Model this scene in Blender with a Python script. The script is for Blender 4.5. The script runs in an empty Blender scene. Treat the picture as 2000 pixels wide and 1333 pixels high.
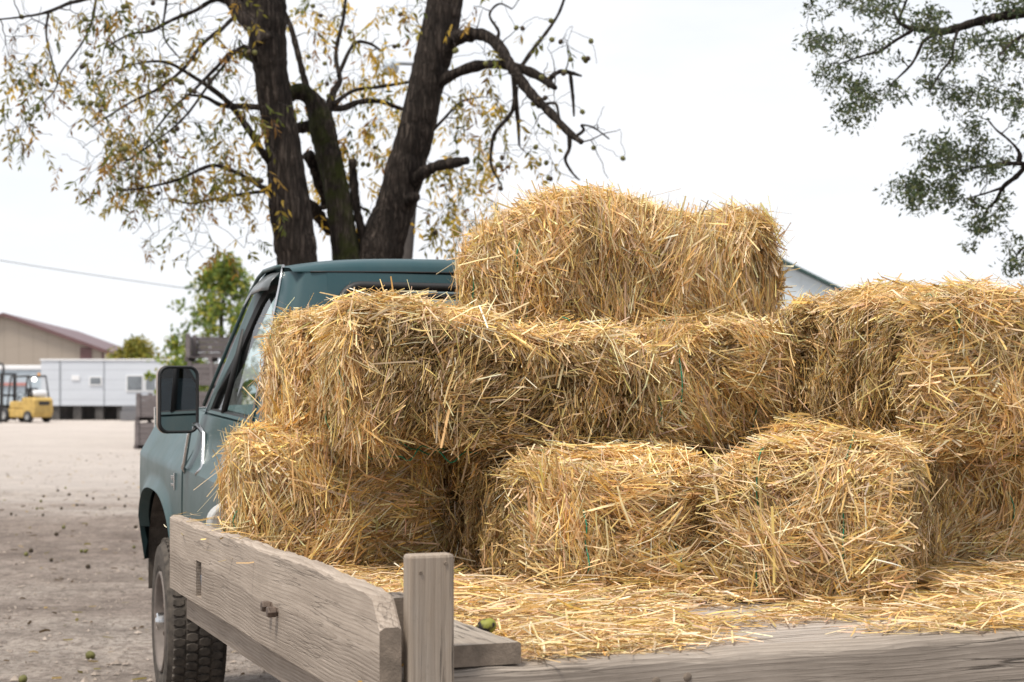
import bpy, bmesh, math, random
import numpy as np
from mathutils import Vector, Matrix

random.seed(7)
RNG = np.random.default_rng(11)
scene = bpy.context.scene
COL = scene.collection
R = math.radians

# ------------------------------------------------------------------ camera
FPX, HOR, CH = 3300.0, 764.0, 1.46
cam_d = bpy.data.cameras.new("camera")
cam = bpy.data.objects.new("camera", cam_d)
COL.objects.link(cam)
cam.location = (0, 0, CH)
cam.rotation_euler = (R(90), 0, 0)
cam_d.sensor_width = 36
cam_d.lens = FPX / 2000 * 36
cam_d.shift_y = (HOR - 666.5) / 2000
cam_d.clip_start = 0.05
cam_d.clip_end = 2000
cam_d.dof.use_dof = True
cam_d.dof.focus_distance = 5.0
cam_d.dof.aperture_fstop = 5.6
scene.camera = cam

# ------------------------------------------------------------------ world + sun
SUN_EL, SUN_AZ = 64.0, 222.0        # azimuth: clockwise from +Y (away from the camera) towards +X
w = bpy.data.worlds.new("World")
scene.world = w
w.use_nodes = True
nt = w.node_tree
nt.nodes.clear()
wo = nt.nodes.new("ShaderNodeOutputWorld")
bg = nt.nodes.new("ShaderNodeBackground")
sky = nt.nodes.new("ShaderNodeTexSky")
sky.sky_type = 'NISHITA'
sky.sun_disc = False
sky.sun_elevation = R(SUN_EL)
sky.sun_rotation = R(SUN_AZ)
tc = nt.nodes.new("ShaderNodeTexCoord")
mp = nt.nodes.new("ShaderNodeMapping")
mp.inputs['Scale'].default_value = (1.6, 1.6, 5.0)
no = nt.nodes.new("ShaderNodeTexNoise")
no.inputs['Scale'].default_value = 2.2
no.inputs['Detail'].default_value = 6
no.inputs['Roughness'].default_value = 0.55
rp = nt.nodes.new("ShaderNodeValToRGB")
rp.color_ramp.elements[0].position = 0.28
rp.color_ramp.elements[0].color = (0.80, 0.80, 0.80, 1)
rp.color_ramp.elements[1].position = 0.55
rp.color_ramp.elements[1].color = (1, 1, 1, 1)
mx = nt.nodes.new("ShaderNodeMixRGB")
mx.inputs['Color2'].default_value = (7.7, 7.85, 8.15, 1)
bg.inputs['Strength'].default_value = 0.1
nt.links.new(tc.outputs['Generated'], mp.inputs['Vector'])
nt.links.new(mp.outputs['Vector'], no.inputs['Vector'])
nt.links.new(no.outputs['Fac'], rp.inputs['Fac'])
nt.links.new(rp.outputs['Color'], mx.inputs['Fac'])
nt.links.new(sky.outputs['Color'], mx.inputs['Color1'])
nt.links.new(mx.outputs['Color'], bg.inputs['Color'])
nt.links.new(bg.outputs['Background'], wo.inputs['Surface'])

sun_d = bpy.data.lights.new("sun", 'SUN')
sun_d.energy = 3.3
sun_d.angle = R(14)
sun_d.color = (1.0, 0.93, 0.83)
sun = bpy.data.objects.new("sun", sun_d)
COL.objects.link(sun)
sdir = Vector((math.sin(R(SUN_AZ)) * math.cos(R(SUN_EL)), math.cos(R(SUN_AZ)) * math.cos(R(SUN_EL)), math.sin(R(SUN_EL))))
sun.rotation_euler = sdir.to_track_quat('Z', 'Y').to_euler()
sun.location = (0, 0, 20)

scene.view_settings.view_transform = 'Standard'
scene.view_settings.look = 'None'
scene.view_settings.exposure = 0.42
scene.view_settings.gamma = 1.0
scene.cycles.use_denoising = True
scene.cycles.max_bounces = 8
scene.cycles.transparent_max_bounces = 12

# ------------------------------------------------------------------ coordinates
def P(px, py, Y):
    return Vector(((px - 1000) / FPX * Y, Y, CH + (HOR - py) / FPX * Y))

YAW = R(21.35)
OX, OY = -0.25, 3.613
def W(u, r, z):                      # truck frame (u forward, r right) to world
    ca, sa = math.cos(YAW), math.sin(YAW)
    return Vector((OX + r * ca - u * sa, OY + r * sa + u * ca, z))

# ------------------------------------------------------------------ object helpers
def tag(o, label=None, cat=None, group=None, kind=None):
    if label: o["label"] = label
    if cat: o["category"] = cat
    if group: o["group"] = group
    if kind: o["kind"] = kind
    return o

def empty(name, loc, rz=0.0):
    o = bpy.data.objects.new(name, None)
    o.empty_display_size = 0.2
    o.location = loc
    o.rotation_euler = (0, 0, rz)
    COL.objects.link(o)
    return o

class MB:
    def __init__(self):
        self.v, self.f, self.m = [], [], []
    def add(self, vs, fs, m=0):
        b = len(self.v)
        self.v.extend([tuple(p) for p in vs])
        for q in fs:
            self.f.append(tuple(i + b for i in q)); self.m.append(m)
        return b
    def box(self, x0, x1, y0, y1, z0, z1, m=0, M=None):
        vs = [(x, y, z) for z in (z0, z1) for y in (y0, y1) for x in (x0, x1)]
        if M is not None: vs = [M @ Vector(p) for p in vs]
        self.add(vs, [(0, 2, 3, 1), (4, 5, 7, 6), (0, 1, 5, 4), (2, 6, 7, 3), (0, 4, 6, 2), (1, 3, 7, 5)], m)
    def tube(self, pts, rad, n=8, m=0, cap=True, closed=False):
        pts = [Vector(p) for p in pts]
        k = len(pts)
        if not hasattr(rad, '__len__'): rad = [rad] * k
        t0 = (pts[1] - pts[0]).normalized()
        ref = Vector((0, 0, 1)) if abs(t0.z) < 0.9 else Vector((1, 0, 0))
        s = t0.cross(ref).normalized()
        vs = []
        for i, p in enumerate(pts):
            if closed: t = pts[(i + 1) % k] - pts[i - 1]
            else: t = pts[min(i + 1, k - 1)] - pts[max(i - 1, 0)]
            if t.length < 1e-9: t = t0
            t = t.normalized()
            s = (s - t * s.dot(t))
            if s.length < 1e-6: s = t.orthogonal()
            s.normalize()
            b = t.cross(s)
            for j in range(n):
                a = 2 * math.pi * j / n
                vs.append(p + (s * math.cos(a) + b * math.sin(a)) * rad[i])
        fs = []
        for i in range(k if closed else k - 1):
            i2 = (i + 1) % k
            for j in range(n):
                j2 = (j + 1) % n
                fs.append((i * n + j, i * n + j2, i2 * n + j2, i2 * n + j))
        if cap and not closed:
            fs.append(tuple(range(n - 1, -1, -1)))
            fs.append(tuple((k - 1) * n + j for j in range(n)))
        self.add(vs, fs, m)
    def lathe(self, prof, n=48, c=(0, 0, 0), m=0, axis='x'):
        vs, fs = [], []
        for (a, r) in prof:
            for j in range(n):
                t = 2 * math.pi * j / n
                if axis == 'x': vs.append((c[0] + a, c[1] + r * math.cos(t), c[2] + r * math.sin(t)))
                elif axis == 'y': vs.append((c[0] + r * math.cos(t), c[1] + a, c[2] + r * math.sin(t)))
                else: vs.append((c[0] + r * math.cos(t), c[1] + r * math.sin(t), c[2] + a))
        for i in range(len(prof) - 1):
            for j in range(n):
                j2 = (j + 1) % n
                fs.append((i * n + j, (i + 1) * n + j, (i + 1) * n + j2, i * n + j2))
        self.add(vs, fs, m)
    def grid(self, rows, m=0, closed=False):          # rows: list of equal-length point lists
        n = len(rows[0]); vs = [p for r in rows for p in r]; fs = []
        for i in range(len(rows) - 1):
            for j in range(n if closed else n - 1):
                j2 = (j + 1) % n
                fs.append((i * n + j, (i + 1) * n + j, (i + 1) * n + j2, i * n + j2))
        self.add(vs, fs, m)
    def build(self, name, mats, parent=None, smooth=False, bevel=0.0, solid=0.0, angle=None, weld=False):
        me = bpy.data.meshes.new(name)
        me.from_pydata(self.v, [], self.f)
        if not isinstance(mats, (list, tuple)): mats = [mats]
        for mt in mats: me.materials.append(mt)
        if len(mats) > 1: me.polygons.foreach_set('material_index', self.m)
        bm = bmesh.new(); bm.from_mesh(me)
        if weld: bmesh.ops.remove_doubles(bm, verts=bm.verts, dist=1e-5)
        bmesh.ops.recalc_face_normals(bm, faces=bm.faces)
        bm.to_mesh(me); bm.free()
        if smooth: me.polygons.foreach_set('use_smooth', [True] * len(me.polygons))
        me.update()
        o = bpy.data.objects.new(name, me)
        COL.objects.link(o)
        if parent is not None: o.parent = parent
        if solid:
            md = o.modifiers.new('solid', 'SOLIDIFY'); md.thickness = solid; md.offset = 0
        if bevel:
            md = o.modifiers.new('bevel', 'BEVEL'); md.width = bevel; md.segments = 2; md.limit_method = 'ANGLE'; md.angle_limit = R(40)
        if smooth and angle:
            md = o.modifiers.new('edges', 'EDGE_SPLIT'); md.split_angle = R(angle)
        return o

def np_mesh(name, V, quads, mats, col=None, midx=None, parent=None, smooth=False):
    me = bpy.data.meshes.new(name)
    V = np.ascontiguousarray(V, dtype=np.float32); quads = np.ascontiguousarray(quads, dtype=np.int32)
    nf = len(quads)
    me.vertices.add(len(V)); me.vertices.foreach_set('co', V.ravel())
    me.loops.add(nf * 4); me.loops.foreach_set('vertex_index', quads.ravel())
    me.polygons.add(nf)
    me.polygons.foreach_set('loop_start', np.arange(0, nf * 4, 4, dtype=np.int32))
    me.polygons.foreach_set('loop_total', np.full(nf, 4, dtype=np.int32))
    if not isinstance(mats, (list, tuple)): mats = [mats]
    for mt in mats: me.materials.append(mt)
    if midx is not None: me.polygons.foreach_set('material_index', np.ascontiguousarray(midx, dtype=np.int32))
    if smooth: me.polygons.foreach_set('use_smooth', np.ones(nf, dtype=bool))
    me.update(calc_edges=True)
    if col is not None:
        at = me.color_attributes.new('Col', 'FLOAT_COLOR', 'POINT')
        c4 = np.ones((len(V), 4), dtype=np.float32); c4[:, :3] = col
        at.data.foreach_set('color', c4.ravel())
    me.validate()
    o = bpy.data.objects.new(name, me)
    COL.objects.link(o)
    if parent is not None: o.parent = parent
    return o

def copy_tree(o, parent=None):
    c = o.copy(); COL.objects.link(c)
    if parent is not None: c.parent = parent
    for ch in list(o.children): copy_tree(ch, c)
    return c

# ------------------------------------------------------------------ material helpers
class MT:
    def __init__(self, name):
        self.m = bpy.data.materials.new(name)
        self.m.use_nodes = True
        self.t = self.m.node_tree
        self.t.nodes.clear()
        self.out = self.t.nodes.new("ShaderNodeOutputMaterial")
    def n(self, typ, **kw):
        nd = self.t.nodes.new(typ)
        for k, v in kw.items():
            if k.startswith('i_'):
                key = k[2:]
                key = int(key) if key.isdigit() else key.replace('_', ' ')
                if isinstance(v, bpy.types.NodeSocket): self.t.links.new(v, nd.inputs[key])
                else: nd.inputs[key].default_value = v
            else: setattr(nd, k, v)
        return nd
    def coord(self, scale=(1, 1, 1), which='Object', loc=(0, 0, 0), rot=(0, 0, 0)):
        tcn = self.n("ShaderNodeTexCoord")
        return self.n("ShaderNodeMapping", i_Vector=tcn.outputs[which], i_Scale=scale, i_Location=loc, i_Rotation=rot).outputs[0]
    def noise(self, vec, scale, detail=4, rough=0.55, dist=0.0):
        return self.n("ShaderNodeTexNoise", i_Vector=vec, i_Scale=scale, i_Detail=detail, i_Roughness=rough, i_Distortion=dist).outputs['Fac']
    def ramp(self, fac, stops, interp='LINEAR'):
        r_ = self.n("ShaderNodeValToRGB", i_Fac=fac)
        e = r_.color_ramp.elements
        r_.color_ramp.interpolation = interp
        while len(e) < len(stops): e.new(0.5)
        for el, (p, c) in zip(e, stops):
            el.position = p
            el.color = (c, c, c, 1) if not hasattr(c, '__len__') else (c[0], c[1], c[2], 1)
        return r_.outputs['Color']
    def mix(self, fac, a, b, mode='MIX'):
        nd = self.n("ShaderNodeMixRGB", blend_type=mode)
        for k, v in (('Fac', fac), ('Color1', a), ('Color2', b)):
            if isinstance(v, bpy.types.NodeSocket): self.t.links.new(v, nd.inputs[k])
            elif hasattr(v, '__len__'): nd.inputs[k].default_value = (v[0], v[1], v[2], 1)
            else: nd.inputs[k].default_value = v if k == 'Fac' else (v, v, v, 1)
        return nd.outputs['Color']
    def math(self, op, a, b=0.0, c=None):
        nd = self.n("ShaderNodeMath", operation=op)
        for i, v in enumerate((a, b, c)):
            if v is None: continue
            if isinstance(v, bpy.types.NodeSocket): self.t.links.new(v, nd.inputs[i])
            else: nd.inputs[i].default_value = v
        return nd.outputs[0]
    def bump(self, h, strength=0.5, dist=0.01):
        return self.n("ShaderNodeBump", i_Height=h, i_Strength=strength, i_Distance=dist).outputs['Normal']
    def bsdf(self, color, rough=0.6, metal=0.0, normal=None, spec=0.5, coat=0.0, coat_rough=0.1):
        nd = self.n("ShaderNodeBsdfPrincipled")
        def put(k, v):
            if isinstance(v, bpy.types.NodeSocket): self.t.links.new(v, nd.inputs[k])
            elif k == 'Base Color': nd.inputs[k].default_value = (v[0], v[1], v[2], 1)
            else: nd.inputs[k].default_value = v
        put('Base Color', color); put('Roughness', rough); put('Metallic', metal)
        put('Specular IOR Level', spec); put('Coat Weight', coat); put('Coat Roughness', coat_rough)
        if normal is not None: put('Normal', normal)
        return nd.outputs[0]
    def done(self, sh):
        self.t.links.new(sh, self.out.inputs['Surface'])
        return self.m

def simple(name, color, rough=0.6, metal=0.0, var=0.25, scale=12.0, bump=0.0, spec=0.5, which='Object'):
    t = MT(name)
    c = t.coord(which=which)
    f = t.noise(c, scale, 5, 0.6)
    a = tuple(x * (1 - var) for x in color); b = tuple(min(1, x * (1 + var)) for x in color)
    col = t.ramp(f, [(0.3, a), (0.7, b)])
    nrm = t.bump(t.noise(c, scale * 6, 3), 0.4, bump) if bump else None
    return t.done(t.bsdf(col, rough, metal, nrm, spec))

def col_mat(name, rough=0.55, transl=0.25, spec=0.3, tboost=1.2):
    t = MT(name)
    a = t.n("ShaderNodeAttribute", attribute_name='Col').outputs['Color']
    s = t.bsdf(a, rough, 0, None, spec)
    if transl <= 0: return t.done(s)
    tr = t.n("ShaderNodeBsdfTranslucent", i_Color=t.mix(1.0, a, (tboost, tboost * 0.92, tboost * 0.7), 'MULTIPLY')).outputs[0]
    return t.done(t.n("ShaderNodeMixShader", i_Fac=transl, i_1=s, i_2=tr).outputs[0])

M = {}
M['straw'] = col_mat('straw_stems', 0.5, 0.22, 0.35, 1.25)
M['leaf'] = col_mat('tree_leaves', 0.55, 0.45, 0.25, 1.3)

def straw_core():
    t = MT('straw_core')
    c = t.coord((1, 1, 1))
    f1 = t.noise(c, 90, 4, 0.7)
    f2 = t.noise(c, 9, 3)
    k = t.ramp(f1, [(0.35, (0.05, 0.03, 0.012)), (0.55, (0.24, 0.15, 0.06)), (0.75, (0.5, 0.34, 0.14))])
    k = t.mix(0.35, k, t.ramp(f2, [(0.3, (0.12, 0.07, 0.025)), (0.7, (0.3, 0.2, 0.08))]))
    return t.done(t.bsdf(k, 0.8, 0, t.bump(f1, 1.0, 0.02), 0.2))
M['core'] = straw_core()

def wood(name, light, dark, axis='y', ring=70.0, seed=0.0, stretch=0.16, contrast=1.0, rough=0.8, crack=1.0, stain=None, pith=None):
    light = tuple(x * .84 for x in light); dark = tuple(x * .80 for x in dark)
    t = MT(name)
    sc = {'x': (stretch, 1, 1), 'y': (1, stretch, 1), 'z': (1, 1, stretch)}[axis]
    c = t.coord(sc, loc=pith if pith else (seed, seed * 0.7, seed * 1.3))
    cw = t.coord({'x': (1.1, .5, .5), 'y': (.5, 1.1, .5), 'z': (.5, .5, 1.1)}[axis], loc=(seed, seed, seed))
    # wandering pith gives flat-sawn cathedral figure
    wob = t.n("ShaderNodeTexNoise", i_Vector=cw, i_Scale=2.0, i_Detail=0.6, i_Roughness=0.4).outputs['Color']
    v = t.n("ShaderNodeVectorMath", operation='MULTIPLY_ADD', i_0=wob, i_1=(0.06, 0.06, 0.06), i_2=c).outputs[0]
    sep = t.n("ShaderNodeSeparateXYZ", i_0=v)
    xs = [o for o, k in zip(sep.outputs, 'xyz') if k != axis]
    d = t.math('SQRT', t.math('ADD', t.math('POWER', xs[0], 2.0), t.math('POWER', xs[1], 2.0)))
    rg = t.math('FRACT', t.math('MULTIPLY', d, ring))
    rg = t.math('POWER', rg, 1.6)
    fib_s = {'x': (1.2, 60, 60), 'y': (60, 1.2, 60), 'z': (60, 60, 1.2)}[axis]
    cf = t.coord(fib_s, loc=(seed, seed, seed))
    fib = t.noise(cf, 3.0, 6, 0.7)
    blot = t.noise(t.coord({'x': (1, 3, 3), 'y': (3, 1, 3), 'z': (3, 3, 1)}[axis], loc=(seed, 0, 0)), 2.6, 5, 0.65)
    base = t.mix(t.math('MULTIPLY', rg, 0.62 * contrast), light, dark)
    base = t.mix(t.ramp(fib, [(0.38, 0.0), (0.75, 0.6)]), base, tuple(x * 0.62 for x in dark))
    base = t.mix(t.ramp(blot, [(0.35, 0.0), (0.72, 0.55)]), base, stain if stain else tuple(x * 0.75 for x in dark))
    gr = t.noise(t.coord((1, 1, 1), loc=(seed, 2, 1)), 55, 5, 0.75)
    base = t.mix(t.ramp(gr, [(0.58, 0.0), (0.8, 0.45)]), base, tuple(x * 0.5 for x in dark))
    cr = t.n("ShaderNodeTexNoise", i_Vector=t.coord({'x': (0.5, 14, 14), 'y': (14, 0.5, 14), 'z': (14, 14, 0.5)}[axis], loc=(seed * 2, seed, 3)), i_Scale=2.2, i_Detail=5.0, i_Roughness=0.5).outputs['Fac']
    crk = t.ramp(cr, [(0.482, 0.0), (0.498, 1.0), (0.514, 0.0)])
    crm = t.ramp(t.noise(t.coord((1, 1, 1), loc=(5 + seed, 1, 2)), 2.2, 2), [(0.44, 0.0), (0.58, 0.9 * crack)])
    crk = t.math('MULTIPLY', crk, crm)
    base = t.mix(crk, base, tuple(x * 0.16 for x in dark))
    h = t.math('SUBTRACT', t.math('ADD', t.math('MULTIPLY', rg, -0.5), t.math('MULTIPLY', fib, 0.7)), t.math('MULTIPLY', crk, 2.0))
    return t.done(t.bsdf(base, rough, 0, t.bump(h, 0.75, 0.0035), 0.25))

M['board'] = wood('weathered_board', (0.56, 0.475, 0.40), (0.30, 0.235, 0.185), 'y', 105, 0.4, 0.03, .95, crack=.4, pith=(.02, .4, -.93))
M['post'] = wood('weathered_post', (0.43, 0.37, 0.31), (0.29, 0.235, 0.19), 'z', 52, 2.3, 0.06, 0.75, stain=(0.3, 0.22, 0.15))
M['sill'] = wood('weathered_sill', (0.47, 0.405, 0.345), (0.19, 0.155, 0.125), 'x', 70, 3.1, 0.09, 0.9)
M['plank'] = wood('weathered_plank', (0.46, 0.4, 0.34), (0.3, 0.25, 0.205), 'y', 52, 5.7, 0.1, 0.8)
M['deck'] = wood('weathered_deck', (0.60, 0.53, 0.47), (0.33, 0.28, 0.24), 'x', 46, 7.9, 0.08, 0.8)
M['endgrain'] = simple('end_grain', (0.17, 0.135, 0.105), 0.9, var=0.35, scale=30, bump=0.004)
M['block'] = wood('old_block', (0.42, 0.36, 0.31), (0.14, 0.11, 0.09), 'y', 50, 9.2, 0.2, 1.0)
M['bin'] = wood('bin_slats', (0.27, 0.24, 0.24), (0.13, 0.11, 0.11), 'x', 14, 4.2, 0.1, 0.7)

def paint(name, col, dusty=0.35, rough=0.38, dustcol=(0.30, 0.27, 0.23)):
    t = MT(name)
    c = t.coord()
    f = t.noise(c, 3.0, 6, 0.65)
    f2 = t.noise(t.coord((5, 5, 0.8)), 3.0, 4, 0.6)
    g = t.noise(c, 130, 2, 0.5)
    k = t.mix(t.ramp(f, [(0.35, 0.0), (0.75, dusty)]), col, dustcol)
    k = t.mix(t.ramp(f2, [(0.45, 0.0), (0.8, dusty * 0.8)]), k, tuple(x * 0.8 for x in dustcol))
    k = t.mix(t.ramp(g, [(0.66, 0.0), (0.74, dusty * 0.5)]), k, dustcol)
    rr = t.ramp(f, [(0.3, rough), (0.8, min(1, rough + 0.3))])
    return t.done(t.bsdf(k, rr, 0.0, t.bump(f2, 0.05, 0.004), 0.45, 0.12, 0.2))
M['paint'] = paint('teal_paint', (0.012, 0.055, 0.068), 0.05, 0.36)
M['paint_low'] = paint('teal_paint_dusty', (0.028, 0.070, 0.077), 0.26, 0.36, (0.17, 0.16, 0.13))
M['black'] = simple('black_rubber', (0.012, 0.012, 0.013), 0.6, var=0.3)
M['dark'] = simple('dark_interior', (0.015, 0.017, 0.019), 0.8, var=0.4)
M['well'] = simple('muddy_wheel_well', (0.085, 0.07, 0.058), 0.95, var=0.5, scale=18, bump=0.01)
M['chrome'] = simple('worn_chrome', (0.62, 0.62, 0.62), 0.18, 1.0, var=0.1, scale=20)
M['steel'] = simple('rusty_steel', (0.14, 0.105, 0.085), 0.65, 0.5, var=0.4, scale=60, bump=0.003)
M['zinc'] = simple('zinc_screw', (0.5, 0.5, 0.48), 0.35, 0.9, var=0.2)
M['mirror'] = simple('mirror_face', (0.50, 0.51, 0.52), 0.03, 1.0, var=0.02, scale=3)
M['mirror_rim'] = simple('mirror_rim', (0.42, 0.34, 0.28), 0.35, 0.8, var=0.3)
M['rim'] = simple('dusty_rim', (0.155, 0.13, 0.115), 0.7, 0.1, var=0.25)
M['seat'] = simple('seat_vinyl', (0.03, 0.045, 0.06), 0.6, var=0.3)
M['twine'] = simple('green_twine', (0.01, 0.20, 0.11), 0.5, var=0.3, scale=80)
M['headb'] = simple('grey_headboard', (0.42, 0.42, 0.41), 0.6, 0.0, var=0.18, scale=14, bump=0.002)

def tyre_mat():
    t = MT('dusty_tyre')
    c = t.coord()
    f = t.noise(c, 22, 5, 0.65)
    k = t.ramp(f, [(0.3, (0.035, 0.031, 0.028)), (0.7, (0.115, 0.098, 0.083))])
    return t.done(t.bsdf(k, 0.9, 0, t.bump(t.noise(c, 120, 3), 0.3, 0.003), 0.2))
M['tyre'] = tyre_mat()

def glass_mat(name, tint=(0.82, 0.9, 0.88), refl=1.0):
    t = MT(name)
    tr = t.n("ShaderNodeBsdfTransparent", i_Color=(tint[0], tint[1], tint[2], 1)).outputs[0]
    gl = t.n("ShaderNodeBsdfGlossy", i_Color=(refl, refl, refl, 1), i_Roughness=0.02).outputs[0]
    fr = t.n("ShaderNodeLayerWeight", i_Blend=0.5).outputs['Facing']
    fr = t.math('ADD', t.math('MULTIPLY', t.math('POWER', fr, 4.0), 0.6), 0.045)
    return t.done(t.n("ShaderNodeMixShader", i_Fac=fr, i_1=tr, i_2=gl).outputs[0])
M['glass'] = glass_mat('window_glass')
M['darkglass'] = glass_mat('tinted_glass', (0.3, 0.33, 0.33))

def bark(name, moss=0.0, lo=(0.018, 0.014, 0.012), hi=(0.135, 0.108, 0.09)):
    t = MT(name)
    c = t.coord((1, 1, 0.16), 'Object')
    wv = t.n("ShaderNodeTexNoise", i_Vector=c, i_Scale=6.0, i_Detail=3.0).outputs['Color']
    v = t.n("ShaderNodeVectorMath", operation='MULTIPLY_ADD', i_0=wv, i_1=(0.12, 0.12, 0.12), i_2=c).outputs[0]
    vo = t.n("ShaderNodeTexVoronoi", feature='DISTANCE_TO_EDGE', i_Vector=v, i_Scale=21.0).outputs['Distance']
    n2 = t.noise(t.coord((1, 1, 0.4)), 30, 5, 0.7)
    rn = t.noise(t.coord((1, 1, .085)), 26, 6, .6, .4)
    rg_ = t.math('SUBTRACT', 1.0, t.math('MULTIPLY', t.math('ABSOLUTE', t.math('SUBTRACT', rn, .5)), 5.0))
    h = t.math('ADD', t.math('MINIMUM', t.math('MULTIPLY', vo, 1.4), 0.25), t.math('MULTIPLY', n2, 0.45))
    h = t.math('SUBTRACT', t.math('ADD', h, .22), t.math('MULTIPLY', t.math('MAXIMUM', rg_, 0.0), .52))
    k = t.ramp(h, [(0.05, tuple(x * .8 for x in lo)), (0.30, tuple(x * 2.6 for x in lo)), (0.62, tuple(x * 1.2 for x in hi))])
    k = t.mix(0.22, k, t.ramp(t.noise(t.coord(), 3, 4), [(0.3, tuple(x * .8 for x in lo)), (0.7, hi)]))
    if moss:
        k = t.mix(t.ramp(t.noise(t.coord(), 5, 5, .7), [(0.42, 0.0), (0.62, moss)]), k, (0.05, 0.062, 0.012))
    return t.done(t.bsdf(k, 0.92, 0, t.bump(h, 1.0, 0.07), 0.15))
M['bark'] = bark('walnut_bark')
M['bark_moss'] = bark('mossy_bark', 0.75)
M['twig'] = simple('twig_bark', (0.045, 0.036, 0.034), 0.9, var=0.3)
M['husk'] = simple('walnut_husk', (0.115, 0.11, 0.03), 0.75, var=0.45, scale=40)
M['husk_dark'] = simple('walnut_husk_dark', (0.05, 0.035, 0.02), 0.85, var=0.5, scale=60)

# ------------------------------------------------------------------ ground
def ground_mat():
    t = MT('dirt_yard')
    c = t.coord((1, 1, 1), 'Object')
    big = t.noise(t.coord((0.9, 0.9, 1)), 0.30, 7, 0.62)
    mid = t.noise(t.coord((1, 1, 1)), 1.7, 7, 0.7)
    fine = t.noise(c, 26, 6, 0.75)
    grit = t.noise(c, 7.5, 6, 0.75)
    k = t.ramp(big, [(0.3, (0.34, 0.28, 0.24)), (0.5, (0.51, 0.435, 0.38)), (0.7, (0.64, 0.57, 0.51))])
    sp = t.n("ShaderNodeSeparateXYZ", i_0=c)
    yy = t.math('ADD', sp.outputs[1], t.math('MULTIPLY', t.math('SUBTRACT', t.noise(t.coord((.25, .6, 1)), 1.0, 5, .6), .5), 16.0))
    dry_sunlit = t.ramp(t.math('DIVIDE', yy, 100.0), [(.20, 0.0), (.27, 1.0)])  # paler far ground: dry dust, with the sunlight on it put into the colour
    k = t.mix(t.ramp(mid, [(0.42, 0.0), (0.68, 0.62)]), k, (0.135, 0.112, 0.096))
    k = t.mix(t.ramp(grit, [(0.47, 0.0), (0.62, 0.7)]), k, (0.215, 0.172, 0.146))
    k = t.mix(t.ramp(fine, [(0.47, 0.0), (0.68, 0.85)]), k, (0.10, 0.082, 0.07))
    k = t.mix(t.ramp(t.noise(c, 60, 3, 0.6), [(0.64, 0.0), (0.74, 0.6)]), k, (0.46, 0.42, 0.38))
    tree_shade = t.ramp(t.math('DIVIDE', yy, 100.0), [(.105, 0.0), (.145, .5), (.195, .5), (.235, 0.0)])  # darker band: the tree's shadow mixed into the dirt colour
    k = t.mix(tree_shade, k, t.mix(1.0, k, (.58, .53, .52), 'MULTIPLY'))
    k = t.mix(t.math('MULTIPLY', dry_sunlit, .6), k, (.62, .565, .53))
    h = t.math('ADD', t.math('MULTIPLY', mid, 1.2), t.math('MULTIPLY', fine, 0.8))
    return t.done(t.bsdf(k, 0.95, 0, t.bump(h, 1.0, 0.07), 0.15))
def ground_z(x, y):
    f = np.clip((60 - y) / 20, 0, 1) * np.clip((x + 22) / 4, 0, 1) * np.clip((8 - x) / 4, 0, 1)
    r = np.random.default_rng(9); z = 0 * x
    for k_ in range(16):
        a_ = r.uniform(0, 6.28); fr_ = 2 ** r.uniform(-.6, 3.1)
        z = z + np.sin(fr_ * (x * np.cos(a_) + y * np.sin(a_)) + r.uniform(0, 6.28)) / fr_ ** .85
    return -.012 + .0085 * z * f
gx = np.concatenate([np.linspace(-600, -24, 8)[:-1], np.arange(-24, 6, .14), np.linspace(6, 600, 8)])
gy = np.concatenate([np.linspace(-60, 5, 6)[:-1], np.arange(5, 30, .14), np.arange(30, 62, .4), np.linspace(62, 900, 9)])
GX, GY_ = np.meshgrid(gx, gy, indexing='ij')
GV = np.stack([GX.ravel(), GY_.ravel(), ground_z(GX.ravel(), GY_.ravel())], 1)
gi = np.arange(len(GV)).reshape(GX.shape)
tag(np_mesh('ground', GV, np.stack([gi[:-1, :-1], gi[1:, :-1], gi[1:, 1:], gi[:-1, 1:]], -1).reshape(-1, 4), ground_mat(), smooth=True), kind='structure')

# ------------------------------------------------------------------ straw ribbons
PAL = np.array([(.90, .73, .44), (.82, .59, .25), (.75, .53, .27), (.79, .60, .42), (.68, .57, .21), (.44, .27, .11), (.78, .50, .16), (.93, .82, .62)])
PALW = np.array([.20, .20, .19, .15, .05, .10, .05, .06])
PAL = PAL * np.array([.98, .955, .91])
def straw_cols(n, gain=1.0, w_=PALW):
    k = RNG.choice(len(PAL), n, p=w_ / w_.sum())
    c = PAL[k] * (RNG.uniform(.55, 1.22, n) * gain)[:, None]
    return np.clip(c * RNG.uniform(.93, 1.07, (n, 3)), 0.004, .92)

def ribbons(C, D, N, L, Wd, bend, col):
    n = len(C)
    D = D / np.linalg.norm(D, axis=1)[:, None]
    S = np.cross(D, N); S /= (np.linalg.norm(S, axis=1)[:, None] + 1e-9)
    N2 = np.cross(S, D)
    tw = RNG.normal(0, .7, n)[:, None]
    S = S * np.cos(tw) + N2 * np.sin(tw)
    V = np.zeros((n, 3, 2, 3))
    kx = RNG.normal(0, .03, n)
    for i, t in enumerate((-.5, RNG.uniform(-.15, .15, n), .5)):
        tt = np.asarray(t) * np.ones(n)
        off = (.25 - tt ** 2) * bend * L
        p = C + D * (tt * L)[:, None] + N2 * off[:, None] + S * ((.25 - tt ** 2) * kx * 4 * L)[:, None]
        ww = Wd * (1.0 if i == 1 else .8)
        V[:, i, 0] = p + S * (ww / 2)[:, None]
        V[:, i, 1] = p - S * (ww / 2)[:, None]
    b = np.arange(n)[:, None] * 6
    q = np.concatenate([b + np.array([0, 1, 3, 2]), b + np.array([2, 3, 5, 4])], 1).reshape(-1, 4)
    return V.reshape(-1, 3), q, np.repeat(col, 6, axis=0)

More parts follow.
